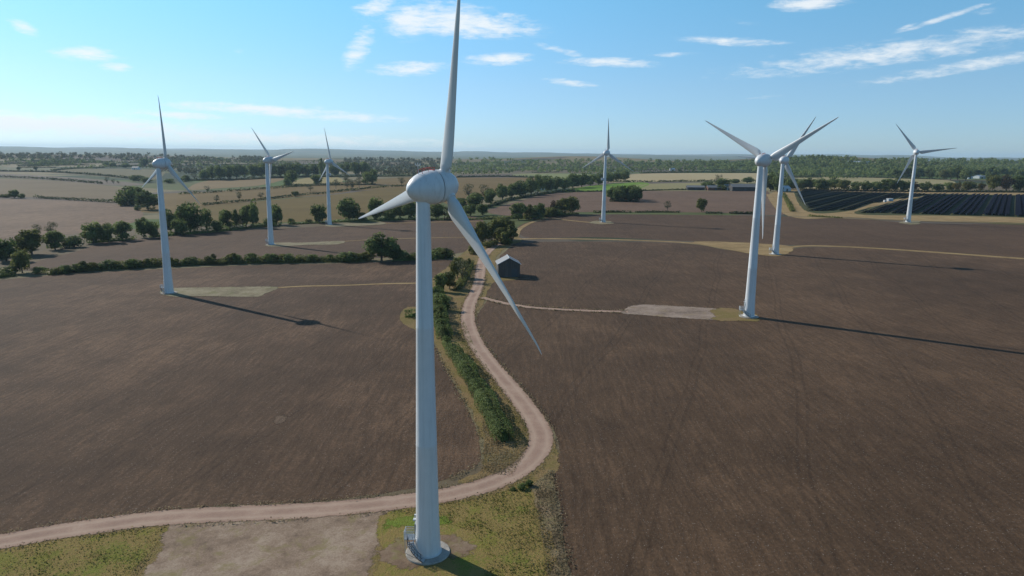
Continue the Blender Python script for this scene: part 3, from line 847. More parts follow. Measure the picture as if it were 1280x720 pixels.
row('standing alone by the thin hedge line', [('thin', 834, 264, 15, 10), ('olive', 877, 265, 17, 13)])
row('around the long farm sheds', [('bush', 886, 236, 10, 20), ('oak', 904, 236, 14, 18), ('thin', 897, 234, 18, 10), ('bush', 918, 229, 6, 14), ('oak', 934, 229, 8, 14), ('bush', 902, 238, 8, 12), ('oak', 963, 239, 24, 18), ('green', 972, 240, 20, 16), ('oak', 983, 237, 16, 16), ('oak', 991, 236, 14, 14)])
row('in the hedgerow behind the solar farm', [('oak', 1003, 237, 13, 14), ('oak', 1012, 237, 15, 12), ('oak', 1024, 238, 16, 14), ('oak', 1033, 238, 13, 12), ('oak', 1043, 237, 15, 16), ('olive', 1055, 238, 13, 16), ('oak', 1070, 239, 12, 12), ('oak', 1084, 239, 13, 16), ('oak', 1096, 239, 13, 14),
    ('green', 1108, 239, 16, 16), ('oak', 1120, 239, 16, 16), ('oak', 1130, 239, 14, 14), ('russet', 1142, 239, 12, 16), ('oak', 1156, 239, 12, 14), ('oak', 1172, 239, 10, 16), ('gold', 1195, 239, 13, 9), ('oak', 1186, 238, 10, 14), ('olive', 1210, 239, 12, 18), ('gold', 1226, 239, 12, 9),
    ('olive', 1240, 239, 20, 16), ('russet', 1257, 239, 20, 20), ('green', 1272, 239, 20, 18), ('green', 1288, 239, 18, 18)], 'hedgerow trees behind the solar farm')
row('in the green wood beyond the hedgerow', [('olive', 1180, 225, 13, 12), ('tall', 1188, 225, 16, 12), ('oak', 1197, 225, 18, 12), ('oak', 1207, 226, 16, 12), ('green', 1218, 222, 12, 14), ('oak', 1228, 222, 12, 14), ('green', 1240, 224, 16, 14), ('oak', 1252, 222, 14, 14), ('green', 1264, 222, 12, 14), ('green', 1278, 224, 14, 14),
    ('green', 1120, 222, 12, 16), ('green', 1106, 218, 10, 12), ('green', 1134, 222, 13, 14), ('oak', 1148, 223, 14, 14), ('oak', 1162, 223, 13, 14)])
row('in the wood behind the golden stubble', [('oak', 256, 225, 14, 14), ('oak', 265, 224, 16, 14), ('green', 275, 225, 19, 16), ('oak', 285, 224, 19, 14), ('oak', 296, 223, 18, 16), ('tall', 306, 223, 17, 14), ('oak', 316, 222, 18, 14), ('oak', 327, 222, 18, 16), ('green', 338, 222, 18, 14), ('oak', 350, 221, 17, 14),
    ('oak', 362, 221, 18, 16), ('oak', 374, 221, 18, 14), ('green', 384, 221, 15, 12), ('oak', 395, 220, 15, 14), ('oak', 405, 220, 16, 12), ('oak', 418, 220, 14, 12), ('tall', 402, 221, 22, 9), ('oak', 432, 219, 16, 14), ('green', 445, 220, 18, 14), ('green', 456, 220, 18, 14)])
row('along the golden stubble hedges', [('green', 364, 232, 20, 14), ('gbush', 359, 233, 12, 11), ('green', 396, 231, 13, 13), ('thin', 388, 239, 9, 9), ('thin', 326, 249, 10, 8), ('olive', 369, 246, 7, 9), ('thin', 420, 236, 14, 8), ('thin', 434, 238, 17, 10), ('thin', 441, 238, 16, 9), ('thin', 449, 235, 18, 8),
    ('thin', 432, 229, 16, 10), ('green', 465, 231, 20, 18), ('green', 457, 230, 15, 12), ('thin', 259, 240, 9, 7), ('thin', 271, 254, 12, 9), ('thin', 299, 251, 13, 9), ('thin', 502, 232, 12, 10), ('gbush', 212, 229, 6, 13), ('bush', 232, 227, 9, 12), ('thin', 225, 217, 9, 7), ('thin', 236, 218, 10, 8), ('thin', 243, 224, 8, 9)])
row('along the hedges of the grey stubble', [('thin', 134, 229, 9, 6), ('thin', 142, 230, 7, 5), ('thin', 148, 230, 5, 4), ('oak', 181, 208, 11, 11), ('oak', 132, 208, 6, 10), ('oak', 141, 209, 6, 8), ('oak', 157, 210, 6, 10), ('bush', 172, 226, 8, 16), ('bush', 184, 228, 7, 14), ('olive', 24, 213, 5, 5), ('olive', 45, 213, 5, 4)])
row('beside the upper lane hedge', [('green', 551, 365, 24, 16), ('olive', 562, 361, 22, 18), ('thin', 578, 352, 32, 22), ('olive', 572, 347, 26, 16), ('obush', 585, 336, 14, 12), ('gbush', 546, 376, 20, 18), ('gbush', 553, 388, 22, 20), ('obush', 549, 402, 20, 18), ('gbush', 552, 414, 18, 16), ('gbush', 558, 431, 12, 12)])

rb = random.Random(4)
hx = [(4, 346.5), (60, 344), (100, 339), (140, 337), (200, 333), (260, 330.5), (330, 328.5), (400, 327.5), (460, 326.5), (530, 324.5), (566, 322)]
def hedge_bushes(x0, x1, n, where):
    it = []
    for i in range(n):
        x = x0 + (x1 - x0) * (i + rb.uniform(.15, .85)) / n
        y = np.interp(x, [q[0] for q in hx], [q[1] for q in hx]); h = rb.uniform(8.5, 14.5)
        it.append((rb.choice(['obush', 'bush', 'bush', 'obush', 'gbush']), x, float(y) + rb.uniform(-.6, .6), h, h * rb.uniform(1.0, 1.7)))
    row(where, it, 'bushes in the long field hedge')
hedge_bushes(66, 203, 11, 'in the hedge stretch beside the olive tree')
hedge_bushes(212, 330, 10, 'in the hedge stretch behind the grass pad')
hedge_bushes(334, 455, 10, 'in the hedge stretch before the big oak')
hedge_bushes(500, 566, 5, 'in the hedge between big oak and lane')

# hedges: lumpy leaf walls along a line
def hedge(px, w, h, label, mat='oak', leaf=None, gap=0., var=.35, dens=1.0, name='hedge', jit=.25, seed=0, pts=None, twigs=True):
    global rng
    rng = np.random.default_rng(seed + int(px[0][0] * 3 + px[0][1] * 17))
    g = pts or [at(*p) for p in px]
    c = catmull(g)
    d0 = depth(g[len(g) // 2])
    leaf = leaf or max(.16, d0 / FPX * .9)
    pos, nor, core = [], [], MB()
    seg = [(a, b, (b - a).length) for a, b in zip(c[:-1], c[1:])]
    total = sum(s[2] for s in seg)
    n = int(min(60000, total * (w + 2 * h) / (leaf * leaf) * .42 * dens))
    lens = np.array([s[2] for s in seg]); k = rng.choice(len(seg), n, p=lens / lens.sum())
    tt = rng.uniform(0, 1, n)
    th = rng.uniform(-.12, PI + .12, n)
    P = np.empty((n, 3)); N = np.empty((n, 3)); keep = np.ones(n, bool); tint = np.empty(n)
    sd = seed + g[0].x * .01
    for i in range(n):
        a, b, L = seg[k[i]]
        q = a.lerp(b, tt[i]); t = (b - a) / max(L, 1e-6); s = Vector((-t.y, t.x))
        f = noise.noise(Vector((q.x / (w * 1.3), q.y / (w * 1.3), sd))); f2 = noise.noise(Vector((q.x / (w * .45), q.y / (w * .45), sd + 5)))
        m = max(.15, 1 + var * 1.3 * f + var * .7 * f2)
        if gap and noise.noise(Vector((q.x / 14, q.y / 14, sd + 31))) > .55 - gap: keep[i] = False
        rr = m * (1 - .35 * rng.uniform(0, 1) ** 2)
        ct, st = math.cos(th[i]), math.sin(th[i])
        # rounded-box section
        e = .6
        x = math.copysign(abs(ct) ** e, ct) * w / 2 * rr; z = abs(st) ** e * h * rr if st > 0 else .02
        P[i] = (q.x + s.x * x, q.y + s.y * x, terr(q.x, q.y) + z)
        N[i] = (s.x * ct, s.y * ct, max(0, st) + .3)
        tint[i] = .5 + .5 * f + .2 * f2 + rng.normal(0, .22)
    P, N, tint = P[keep], N[keep], tint[keep]
    V, F, t = quads(P, N, np.full(len(P), leaf), tint, .5)
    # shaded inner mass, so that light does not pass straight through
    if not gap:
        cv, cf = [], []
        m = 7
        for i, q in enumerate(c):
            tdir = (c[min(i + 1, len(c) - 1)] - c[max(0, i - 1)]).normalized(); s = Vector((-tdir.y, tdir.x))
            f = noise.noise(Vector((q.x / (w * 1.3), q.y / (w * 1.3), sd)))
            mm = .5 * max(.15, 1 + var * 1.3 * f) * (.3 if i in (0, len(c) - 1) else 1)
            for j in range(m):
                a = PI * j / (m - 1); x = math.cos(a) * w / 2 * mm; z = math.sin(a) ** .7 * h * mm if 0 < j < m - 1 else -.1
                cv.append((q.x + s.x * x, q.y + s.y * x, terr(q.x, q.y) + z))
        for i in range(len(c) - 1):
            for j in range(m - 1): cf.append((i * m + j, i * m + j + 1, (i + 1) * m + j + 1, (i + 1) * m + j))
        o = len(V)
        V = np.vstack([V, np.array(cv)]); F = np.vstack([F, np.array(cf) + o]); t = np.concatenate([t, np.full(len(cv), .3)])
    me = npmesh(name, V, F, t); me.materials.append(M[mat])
    return tag(link(name, me), label, 'hedge', 'hedges and hedgerows')

hedge([(566, 441), (577, 456), (590, 477), (603, 499), (614, 519), (624, 539), (631, 553)], 4.3, 3.0, 'thick green hedge inside the bend of the lane', 'fresh', .17, dens=1.6, var=.22, seed=2)
hedge([(548, 369), (549, 385), (551, 400), (553, 414), (557, 424)], 4.6, 3.4, 'tall bushy hedge beside the lane behind the largest tower', 'fresh', .2, dens=1.5, var=.3, seed=4)
hedge([(557, 429), (561, 438)], 2.2, 1.9, 'small round hedge stub between the two lane hedges', 'fresh', .17, var=.15, seed=5)
hedge([(506, 397), (520, 396), (538, 394)], 2.6, 2.8, 'short clipped box hedge at the corner of the dark field', 'fresh', .2, var=.06, seed=6)
hedge([(590, 330), (584, 342), (578, 354), (570, 364)], 3.0, 2.6, 'ragged hedge beside the lane opposite the black barn', 'olive', .25, var=.5, seed=7)
hedge([(60, 344), (100, 339), (140, 337), (200, 333)], 4.6, 3.0, 'bushy hedge of the dark field, end beside the small olive tree', 'olive', var=.45, seed=8)
hedge([(-60, 352), (0, 347), (20, 345)], 4.6, 3.2, 'dark hedge piece at the edge of the picture beside the olive tree', 'oak', var=.3, seed=9)
hedge([(204, 333), (260, 330.5), (330, 328.5), (400, 327.5), (460, 326.5)], 4.6, 3.0, 'long bushy hedge of the dark field running up to the big oak', 'olive', var=.45, seed=10)
hedge([(490, 326), (530, 324.5), (566, 322)], 4.6, 3.6, 'dark hedge between the big oak and the lane', 'oak', var=.4, seed=11)
hedge([(108, 304), (150, 301), (170, 299)], 4, 2.5, 'low scrub joining the three dark trees of the clump', 'oak', var=.4, seed=12)
hedge([(186, 297), (230, 293), (270, 290), (322, 284), (352, 282)], 4, 2.8, 'undergrowth below the tree belt behind the shadow-casting turbine', 'oak', var=.45, seed=13)
hedge([(360, 281), (420, 278), (480, 275), (560, 275.5), (600, 274.5)], 3.5, 1.8, 'low hedge joining the trees before the golden stubble', 'oak', var=.6, seed=14)
hedge([(600, 274.5), (650, 273), (690, 270.5), (722, 267.5)], 4, 2.4, 'hedge below the trees beside the tan grass spur', 'olive', var=.5, seed=15)
hedge([(742, 266), (770, 265.5), (790, 265.8)], 4, 1.8, 'dark hedge piece behind the turbine beside the copse', 'hedge', var=.3, seed=16)
hedge([(794, 265.8), (830, 265.5), (850, 266)], 4, 1.6, 'dark hedge piece below the thin lone tree', 'hedge', var=.3, seed=17)
hedge([(882, 267), (903, 267.5)], 4.5, 2.0, 'short dark hedge piece beside the lone olive tree', 'hedge', var=.3, seed=18)
hedge([(912, 267), (945, 268)], 4.5, 2.2, 'dark hedge piece before the tower of the second largest turbine', 'hedge', var=.3, seed=19)
hedge([(576, 262), (610, 259), (640, 250), (680, 243), (720, 238)], 6, 3.0, 'undergrowth along the diagonal belt beside the golden stubble', 'hedge', var=.4, seed=20)
hedge([(762, 252), (800, 252)], 10, 4.0, 'undergrowth at the foot of the square copse', 'hedge', var=.3, seed=21)
hedge([(-100, 218), (0, 221.5), (60, 224.5), (128, 230)], 5.4, 3.9, 'hedge between the tan and the grey stubble', 'hedge', gap=.12, seed=22)
hedge([(-60, 212.5), (0, 214.2), (70, 215.6), (130, 220), (170, 224)], 6.8, 3.9, 'hedge between the grey stubble and the dull pasture', 'hedge', seed=23)
hedge([(64, 213.6), (90, 211.3), (130, 209.8)], 6.8, 3.8, 'hedge forking off behind the dull pasture', 'hedge', seed=24)
hedge([(-80, 245), (0, 246.5), (8, 246.8)], 5.4, 2.4, 'low hedge under the lone dark tree on the pale slope', 'hedge', seed=25)
hedge([(44, 247.5), (90, 250.3), (110, 251.5), (145, 253.5)], 5.4, 3.0, 'low hedge along the top of the pale ploughed slope', 'hedge', gap=.1, seed=26)
hedge([(225, 243), (270, 240.5), (320, 237), (380, 233), (428, 229.5)], 5.4, 3.0, 'upper dark hedge across the golden stubble', 'hedge', gap=.05, seed=27)
hedge([(252, 257), (300, 252.5), (345, 248), (380, 244), (410, 242)], 5.4, 2.7, 'lower dark hedge across the golden stubble', 'hedge', gap=.1, seed=28)
hedge([(410, 241), (440, 238), (475, 234.5), (540, 231)], 5.4, 2.7, 'broken hedge reaching toward the hub of the largest turbine', 'hedge', gap=.12, seed=29)
hedge([(362, 231.6), (400, 232), (440, 231.5), (470, 231)], 5.4, 3.0, 'hedge below the cream stubble patch', 'hedge', seed=30)
hedge([(230, 226), (300, 225), (360, 222), (440, 221), (560, 220)], 8.1, 4.5, 'long undergrowth line below the wood beyond the golden stubble', 'hedge', var=.5, seed=31)
hedge([(570, 222), (620, 221), (665, 222), (690, 222.4)], 6.8, 3.9, 'dark hedge closing the stubble behind the largest hub', 'hedge', seed=32)
hedge([(762, 227.5), (810, 227.5), (880, 226.8), (960, 227.2)], 6.8, 3.0, 'dark hedge between the beige stubble and the olive pasture', 'hedge', gap=.04, seed=33)
hedge([(690, 240.2), (740, 239.6), (800, 238.6), (850, 237.5), (862, 237.5)], 5.4, 1.8, 'low hedge between the bright green meadow and the ploughed field', 'hedge', seed=34)
hedge([(800, 217), (860, 215.8), (930, 216), (962, 216.8)], 8.1, 4.5, 'hedge closing the beige stubble', 'hedge', seed=35)
hedge([(979, 243), (985, 254), (991, 265)], 4, 2.2, 'green hedge along the dry path beside the solar farm', 'olive', var=.5, seed=36)
hedge([(1000, 238), (1060, 239), (1130, 240), (1200, 240.5), (1290, 241)], 6, 3.6, 'long dark hedge behind the solar panels', 'hedge', var=.45, seed=37)
hedge([(986, 236), (1050, 231), (1100, 231), (1180, 232)], 5, 2.4, 'hedge between the two tan pastures behind the solar farm', 'hedge', var=.4, seed=38)
hedge([(985, 220), (1050, 221), (1120, 223), (1180, 224.5)], 6, 3.0, 'hedge closing the dry pasture below the wooded rise', 'hedge', var=.4, seed=39)
hedge([(1010, 270.5), (1035, 271.8), (1052, 273)], 4, 1.3, 'scrubby low hedge at the corner of the solar farm', 'olive', var=.6, seed=40)

# far woods and hedgerow trees, too many to count
def far_trees(name, specs, mat, label, cat='woodland'):
    """specs: (list of picture places, height m)."""
    global rng
    Vs, Fs, Ts, o = [], [], [], 0
    nl = 26
    for (x, y), h in specs:
        p = at(x, y)
        if p.length > 8800: continue
        w = h * rng.uniform(.75, 1.15)
        D = rng.normal(0, 1, (nl, 3)); D /= np.linalg.norm(D, axis=1)[:, None]
        Pq = np.array(p) + np.array([0, 0, h * .52]) + D * np.array([w / 2, w / 2, h * .46]) * rng.uniform(.55, 1, nl)[:, None]
        t0 = rng.uniform(.15, .75)
        V, F, t = quads(Pq, D + np.array([0, 0, .2]), np.full(nl, h * .19), t0 + rng.normal(0, .12, nl), .4)
        # a trunk-side core so that the lower crown is not empty
        Vs.append(V); Fs.append(F + o); Ts.append(t); o += len(V)
    me = npmesh(name, np.vstack(Vs), np.vstack(Fs), np.concatenate(Ts)); me.materials.append(M[mat])
    return tag(link(name, me), label, cat, None, 'stuff')

rng = np.random.default_rng(99)
def band(n, poly, h0, h1):
    """Trees spread over a picture region given as (x, ytop, ybottom) stations."""
    xs = [q[0] for q in poly]
    out = []
    for _ in range(n):
        x = rng.uniform(xs[0], xs[-1]); yt = np.interp(x, xs, [q[1] for q in poly]); yb = np.interp(x, xs, [q[2] for q in poly])
        out.append(((x, rng.uniform(yt, yb)), rng.uniform(h0, h1)))
    return out
def lines_(n, poly, h0, h1, gapm=7):
    """Rows of hedgerow trees along roughly level lines of a region."""
    xs = [q[0] for q in poly]; out = []
    for _ in range(n):
        x = rng.uniform(xs[0], xs[-1]); yt = np.interp(x, xs, [q[1] for q in poly]); yb = np.interp(x, xs, [q[2] for q in poly])
        y = rng.uniform(yt, yb); L = rng.uniform(15, 70); s = rng.uniform(-.03, .03)
        step = 1.8 + (y - 195) * .12
        k = 0
        while k < L:
            if rng.uniform() < .85: out.append(((x + k, y + s * k + rng.normal(0, .12)), rng.uniform(h0, h1) * (1 if rng.uniform() < .25 else .45)))
            k += step * rng.uniform(.6, 1.4)
    return out

W = []
W += band(1500, [(960, 198, 222), (1000, 197, 222), (1060, 198.5, 220), (1090, 202, 221), (1130, 199, 222), (1200, 200, 222), (1290, 201, 226)], 9, 15)
W += band(900, [(556, 199, 219), (620, 199, 218), (660, 202, 215), (720, 201, 217), (760, 200, 222), (800, 202, 214), (900, 203, 213), (965, 203, 216)], 9, 15)
far_trees('woodland', W, 'oak', 'dense green woods covering the rise beyond the solar farm')
W = []
W += band(420, [(-20, 190, 199), (60, 193, 200), (130, 193, 199), (180, 192, 202), (230, 196, 203), (300, 199, 204)], 9, 15)
W += band(500, [(430, 199, 210), (470, 198, 220), (520, 199, 220), (556, 199, 219)], 9, 15)
W += band(120, [(300, 196, 203), (330, 196, 203)], 10, 15)
W += band(120, [(200, 203, 216), (260, 206, 219), (300, 206, 216)], 8, 13)
far_trees('woodland', W, 'dull', 'hazy grey-green woods along the skyline behind the stubble fields')
rng = np.random.default_rng(5)
far_trees('hedgerow_trees', lines_(95, [(-20, 198, 211), (200, 199, 212), (330, 201, 214), (430, 202, 216)], 9, 14) + lines_(60, [(560, 203, 219), (700, 205, 217), (960, 205, 216)], 9, 14)
          + lines_(45, [(960, 206, 224), (1290, 206, 224)], 9, 14), 'oak', 'distant hedgerow trees lining the patchwork of far fields', 'trees')

def hedge_lines(n, poly, h0, h1):
    xs = [q[0] for q in poly]; out = []
    for _ in range(n):
        x = rng.uniform(xs[0], xs[-1]); yt = np.interp(x, xs, [q[1] for q in poly]); yb = np.interp(x, xs, [q[2] for q in poly])
        y = yt + (yb - yt) * rng.uniform() ** .8; L = rng.uniform(25, 90); sl = rng.uniform(-.035, .035); k = 0
        while k < L:
            out.append(((x + k, y + sl * k), rng.uniform(h0, h1))); k += .45 + (y - 195) * .035
    return out
rng = np.random.default_rng(21)
far_trees('hedgerows', hedge_lines(44, [(-20, 199, 210), (200, 200, 211), (330, 202, 214), (440, 203, 217)], 3, 4.6) + hedge_lines(20, [(560, 205, 218), (700, 206, 216), (960, 207, 215)], 3, 4.6)
          + hedge_lines(18, [(960, 209, 224), (1290, 210, 224)], 3, 4.6), 'hedge', 'distant clipped hedgerows dividing the far fields', 'hedges')

# foreground tussocks
def tufts(name, px, n, size, mat, label):
    global rng
    rng = np.random.default_rng(len(px) * 31 + n)
    g = [Vector(at(*p)[:2]) for p in px]
    xs = [p.x for p in g]; ys = [p.y for p in g]
    P = []
    while len(P) < n:
        q = Vector((rng.uniform(min(xs), max(xs)), rng.uniform(min(ys), max(ys))))
        if inside(q, g) and noise.noise(Vector((q.x * .25, q.y * .25, 2))) > rng.uniform(-.6, .5): P.append((q.x, q.y, terr(q.x, q.y) + rng.uniform(.1, .6) * size + .12))
    P = np.array(P); N = rng.normal(0, .6, P.shape); N[:, 2] = abs(N[:, 2]) + .7
    tint = np.array([.5 + .7 * noise.noise(Vector((p[0] * .2, p[1] * .2, 8))) for p in P]) + rng.normal(0, .15, len(P))
    V, F, t = quads(P, N, np.full(len(P), size), tint)
    me = npmesh(name, V, F, t); me.materials.append(M[mat])
    return tag(link(name, me), label, 'grass', None, 'stuff')
M['tuft'] = leaf_mat('grass_tuft', (.10, .11, .025), (.16, .16, .04), (.24, .20, .075))
M['tuft_dry'] = leaf_mat('dry_tuft', (.15, .11, .06), (.24, .185, .105), (.33, .27, .16))
tufts('grass', [(490, 640), (600, 621), (660, 606), (672, 640), (686, 700), (700, 800), (580, 800), (610, 700), (590, 665), (545, 650)], 4500, .11, 'tuft', 'rough olive grass tussocks on the verge by the largest turbine')
tufts('grass', [(-60, 700), (0, 686), (100, 670), (210, 658), (186, 700), (150, 800), (-60, 800)], 3500, .11, 'tuft', 'rough olive grass tussocks below the gravel lane')
tufts('grass', [(668, 606), (692, 588), (698, 642), (713, 718), (740, 810), (696, 810), (682, 700), (672, 645)], 3500, .12, 'tuft_dry', 'dead straw-coloured weeds along the edge of the east field')
tufts('grass', [(560, 440), (600, 515), (606, 560), (600, 590), (640, 596), (660, 560), (630, 562), (612, 530), (585, 480)], 3500, .12, 'tuft_dry', 'dry grass between the dark field and the lane hedge')
tufts('grass', [(606, 486), (640, 540), (645, 560), (664, 548), (656, 524), (634, 494), (596, 440), (580, 400), (570, 420)], 3000, .12, 'tuft', 'green grass between the lane hedge and the lane')

def fringe(px, off, wide, n, size, mat, label):
    global rng
    rng = np.random.default_rng(n + int(px[0][0]))
    c = catmull([at(*p) for p in px]); P = []
    L = [(a, b, (b - a).length) for a, b in zip(c[:-1], c[1:])]
    pr = np.array([q[2] / max(60, (q[0]).length) for q in L]); pr /= pr.sum()
    for i in rng.choice(len(L), n, p=pr):
        a, b, l = L[i]; q = a.lerp(b, rng.uniform()); t = (b - a) / max(l, 1e-6)
        o = (off if rng.uniform() < .5 or isinstance(off, float) else off)
        sgn = 1 if rng.uniform() < .5 else -1
        if noise.noise(Vector((q.x * .35, q.y * .35, 4 + sgn))) < rng.uniform(-.5, .4): continue
        r = q + Vector((-t.y, t.x)) * (sgn * off + rng.normal(0, wide))
        P.append((r.x, r.y, terr(r.x, r.y) + .16 + rng.uniform(0, size)))
    P = np.array(P); N = rng.normal(0, .7, P.shape); N[:, 2] = abs(N[:, 2]) + .5
    sz = size * np.maximum(1, np.hypot(P[:, 0], P[:, 1]) / 130)
    V, F, t = quads(P, N, sz, rng.uniform(.2, .9, len(P)))
    me = npmesh('grass', V, F, t); me.materials.append(M[mat])
    return tag(link('grass', me), label, 'grass', None, 'stuff')
fringe([(600, 344), (594, 366), (588, 378), (585, 392), (586, 408), (594, 428), (608, 449), (627, 472), (646, 495), (661, 515), (673, 535), (676, 553), (667, 571), (648, 588), (618, 603), (580, 614), (535, 623), (470, 631), (390, 638), (290, 643), (200, 648), (120, 658), (60, 667), (0, 678), (-80, 692)], 2.75, .35, 6500, .13, 'tuft_dry', 'dry grass fringing both edges of the gravel lane')
fringe([(603, 372), (625, 378), (660, 384), (700, 387), (745, 389), (785, 390)], 1.8, .3, 900, .16, 'tuft_dry', 'dry grass along the spur to the stone pad')
fringe([(693, 598), (697, 642), (713, 718), (752, 850)], 0., .5, 1600, .13, 'tuft_dry', 'pale weeds where the east field meets the verge')
fringe([(541, 432), (556, 458), (574, 492), (590, 522), (600, 552), (598, 580), (560, 600)], 0., .45, 1500, .14, 'tuft_dry', 'straw along the edge of the dark field inside the bend')
row('below the bend of the lane', [('bush', 652, 611, 8, 12), ('bush', 661, 607, 9, 10), ('bush', 641, 613, 4, 8)])

# ------------------------------------------------------------------ buildings
M['roof'] = (lambda k: k.color(k.ramp(k.noise(1.2, 5, .7), [(.3, (.13, .13, .13)), (.7, (.22, .22, .215))])).set(Roughness=.7).m)(NT('sheet_roof'))
M['roof_dark'] = (lambda k: k.color(k.ramp(k.noise(1.2, 5, .7), [(.3, (.10, .105, .11)), (.7, (.19, .195, .20))])).set(Roughness=.8).m)(NT('old_sheet_roof'))
M['roof_pale'] = (lambda k: k.color(k.ramp(k.noise(1.4, 5, .75, k.map(0, (1, 3, 1))), [(.3, (.16, .16, .165)), (.5, (.28, .285, .29)), (.72, (.24, .20, .17))])).set(Roughness=.7).m)(NT('weathered_sheet'))
M['board'] = (lambda k: k.color(k.ramp(k.noise(1.0, 5, .75, k.map(0, (3, 3, .25))), [(.3, (.045, .042, .04)), (.7, (.12, .105, .09))])).set(Roughness=.9).m)(NT('weathered_boards'))
M['tin'] = plain('pale_sheet', (.55, .57, .58), .5)
M['black_wall'] = (lambda k: k.color(k.ramp(k.noise(1.0, 4, .7, k.map(0, (4, 4, .3))), [(.3, (.035, .034, .034)), (.7, (.07, .066, .062))])).set(Roughness=.85).m)(NT('tarred_boards'))
M['brick'] = gravel('farm_brick', (.16, .085, .06), (.22, .13, .095))
M['render'] = plain('white_render', (.72, .71, .68), .8)
M['glass'] = plain('window_glass', (.04, .05, .06), .2)

def shed(name, base, L, W_, hw, hr, rz, wall, roof, label, cat, door=True, windows=0, chim=False, eave=.5):
    """Gabled building: ridge along local x."""
    p = at(*base); o = empty(name, p, rz)
    b = MB(); x, y = L / 2, W_ / 2
    v = [(-x, -y, -.8), (x, -y, -.8), (x, y, -.8), (-x, y, -.8), (-x, -y, hw), (x, -y, hw), (x, y, hw), (-x, y, hw), (-x, 0, hr), (x, 0, hr)]
    b.add(v, [(0, 1, 5, 4), (2, 3, 7, 6), (1, 2, 6, 9, 5), (3, 0, 4, 8, 7)])
    b.build('wall', wall, o)
    sl = (hr - hw) / y
    rf = MB(); t = .18
    for s in (-1, 1):
        e = y + eave; ze = hr - sl * e
        q = [(-x - eave, s * .0, hr + .03), (x + eave, 0, hr + .03), (x + eave, s * e, ze + .03), (-x - eave, s * e, ze + .03)]
        q2 = [(a, c, d + t) for a, c, d in q]
        f = [(0, 1, 2, 3), (7, 6, 5, 4), (2, 6, 7, 3), (1, 5, 6, 2), (3, 7, 4, 0)]
        rf.add(q + q2, f if s > 0 else [z[::-1] for z in f])
    rfo = rf.build('roof', roof, o)
    b = MB(); b.tube((-x - eave, 0, hr + .24), (x + eave, 0, hr + .24), .14, n=6); b.build('ridge_cap', M['tin'], rfo)
    if chim:
        b = MB(); b.box((x * .6, 0, hr + .6), (.7, .7, 1.6)); b.build('chimney', M['brick'], rfo)
    if door:
        b = MB(); b.box((0, -y - .03, min(hw, 3.6) / 2), (min(3.4, L * .3), .12, min(hw, 3.6))); b.build('door', M['dark'], o)
    for i in range(windows):
        xx = -x + L * (i + .5) / windows
        b = MB(); b.box((xx, -y - .03, hw * .62), (1.1, .12, 1.2)); b.build('window', M['glass'], o)
    return tag(o, label, cat)

barn = shed('barn', (635, 344.5), 8.4, 9.6, 5.9, 8.5, R(97), M['board'], M['roof_pale'], 'dark boarded barn with pale grey roof beside the lane', 'barn', False)
for sx_ in (-1, 1):
    b = MB()
    for sy_ in (-1, 1):
        b.tube((sx_ * 4.75, 0, 8.62), (sx_ * 4.75, sy_ * 5.3, 5.75), .16, n=4)
    b.build('bargeboard', M['tin'], barn)
b = MB(); b.box((-4.24, -2.4, 1.9), (.14, 2.6, 3.8)); b.build('door', M['dark'], barn)
b = MB(); b.box((-4.24, .9, 5.4), (.14, 1.0, 1.1)); b.build('hatch', M['dark'], barn)
b = MB(); b.box((.6, 4.84, 1.7), (2.6, .12, 3.4)); b.build('door', M['dark'], barn)
shed('shed', (929, 238.5), 36, 16, 5.5, 9.0, R(2), M['black_wall'], M['roof'], 'longest farm shed, dark open front under a pale grey roof', 'shed')
shed('shed', (869, 237.5), 24, 12, 4, 6, R(-4), M['black_wall'], M['roof'], 'low dark shed at the end of the thin hedge', 'shed')
shed('shed', (893, 237.8), 22, 12, 4, 6.5, R(3), M['brick'], M['roof'], 'brick farm shed between the bushes', 'shed')
shed('farmhouse', (909, 237.6), 11, 8, 4.6, 7.6, R(20), M['render'], M['roof'], 'pale farmhouse beside the longest shed', 'house', True, 3, True)
shed('shed', (980, 239), 15, 10, 4, 7.2, R(30), M['tin'], M['tin'], 'small grey shed under the trees at the corner of the solar farm', 'shed')
shed('cottage', (1211, 223.5), 13, 8, 5, 8, R(15), M['render'], M['tin'], 'white cottage with pale roof among the green wood', 'house', True, 4, True)
shed('barn', (1224, 223), 34, 14, 5, 8, R(35), M['render'], M['tin'], 'long pale roofed barn among the green wood', 'barn')
shed('barn', (1072, 205), 30, 16, 6, 9, R(4), M['render'], M['tin'], 'long white barn in the dip of the wooded rise', 'barn')
shed('cottage', (1060, 204.5), 12, 9, 5, 8.5, R(-8), M['render'], M['tin'], 'white house left of the long white barn', 'house', True, 3)
shed('cottage', (1084, 205), 12, 9, 5, 8.5, R(12), M['render'], M['tin'], 'white house right of the long white barn', 'house', True, 3)
shed('cottage', (840, 213.5), 14, 9, 5, 8.5, R(4), M['render'], M['tin'], 'white house among trees behind the beige stubble', 'house', True, 4)
shed('cottage', (770, 217), 14, 9, 5, 8, R(-14), M['render'], M['roof'], 'pale house half hidden behind the diagonal belt', 'house', True, 3)
shed('cottage', (679, 237), 8, 6, 3, 5, R(-14), M['render'], M['tin'], 'tiny white hut at the diagonal belt', 'hut', True, 1)
shed('cottage', (170, 212), 20, 10, 5, 9, R(-14), M['render'], M['roof'], 'pale house beyond the dull pasture', 'house', True, 3)

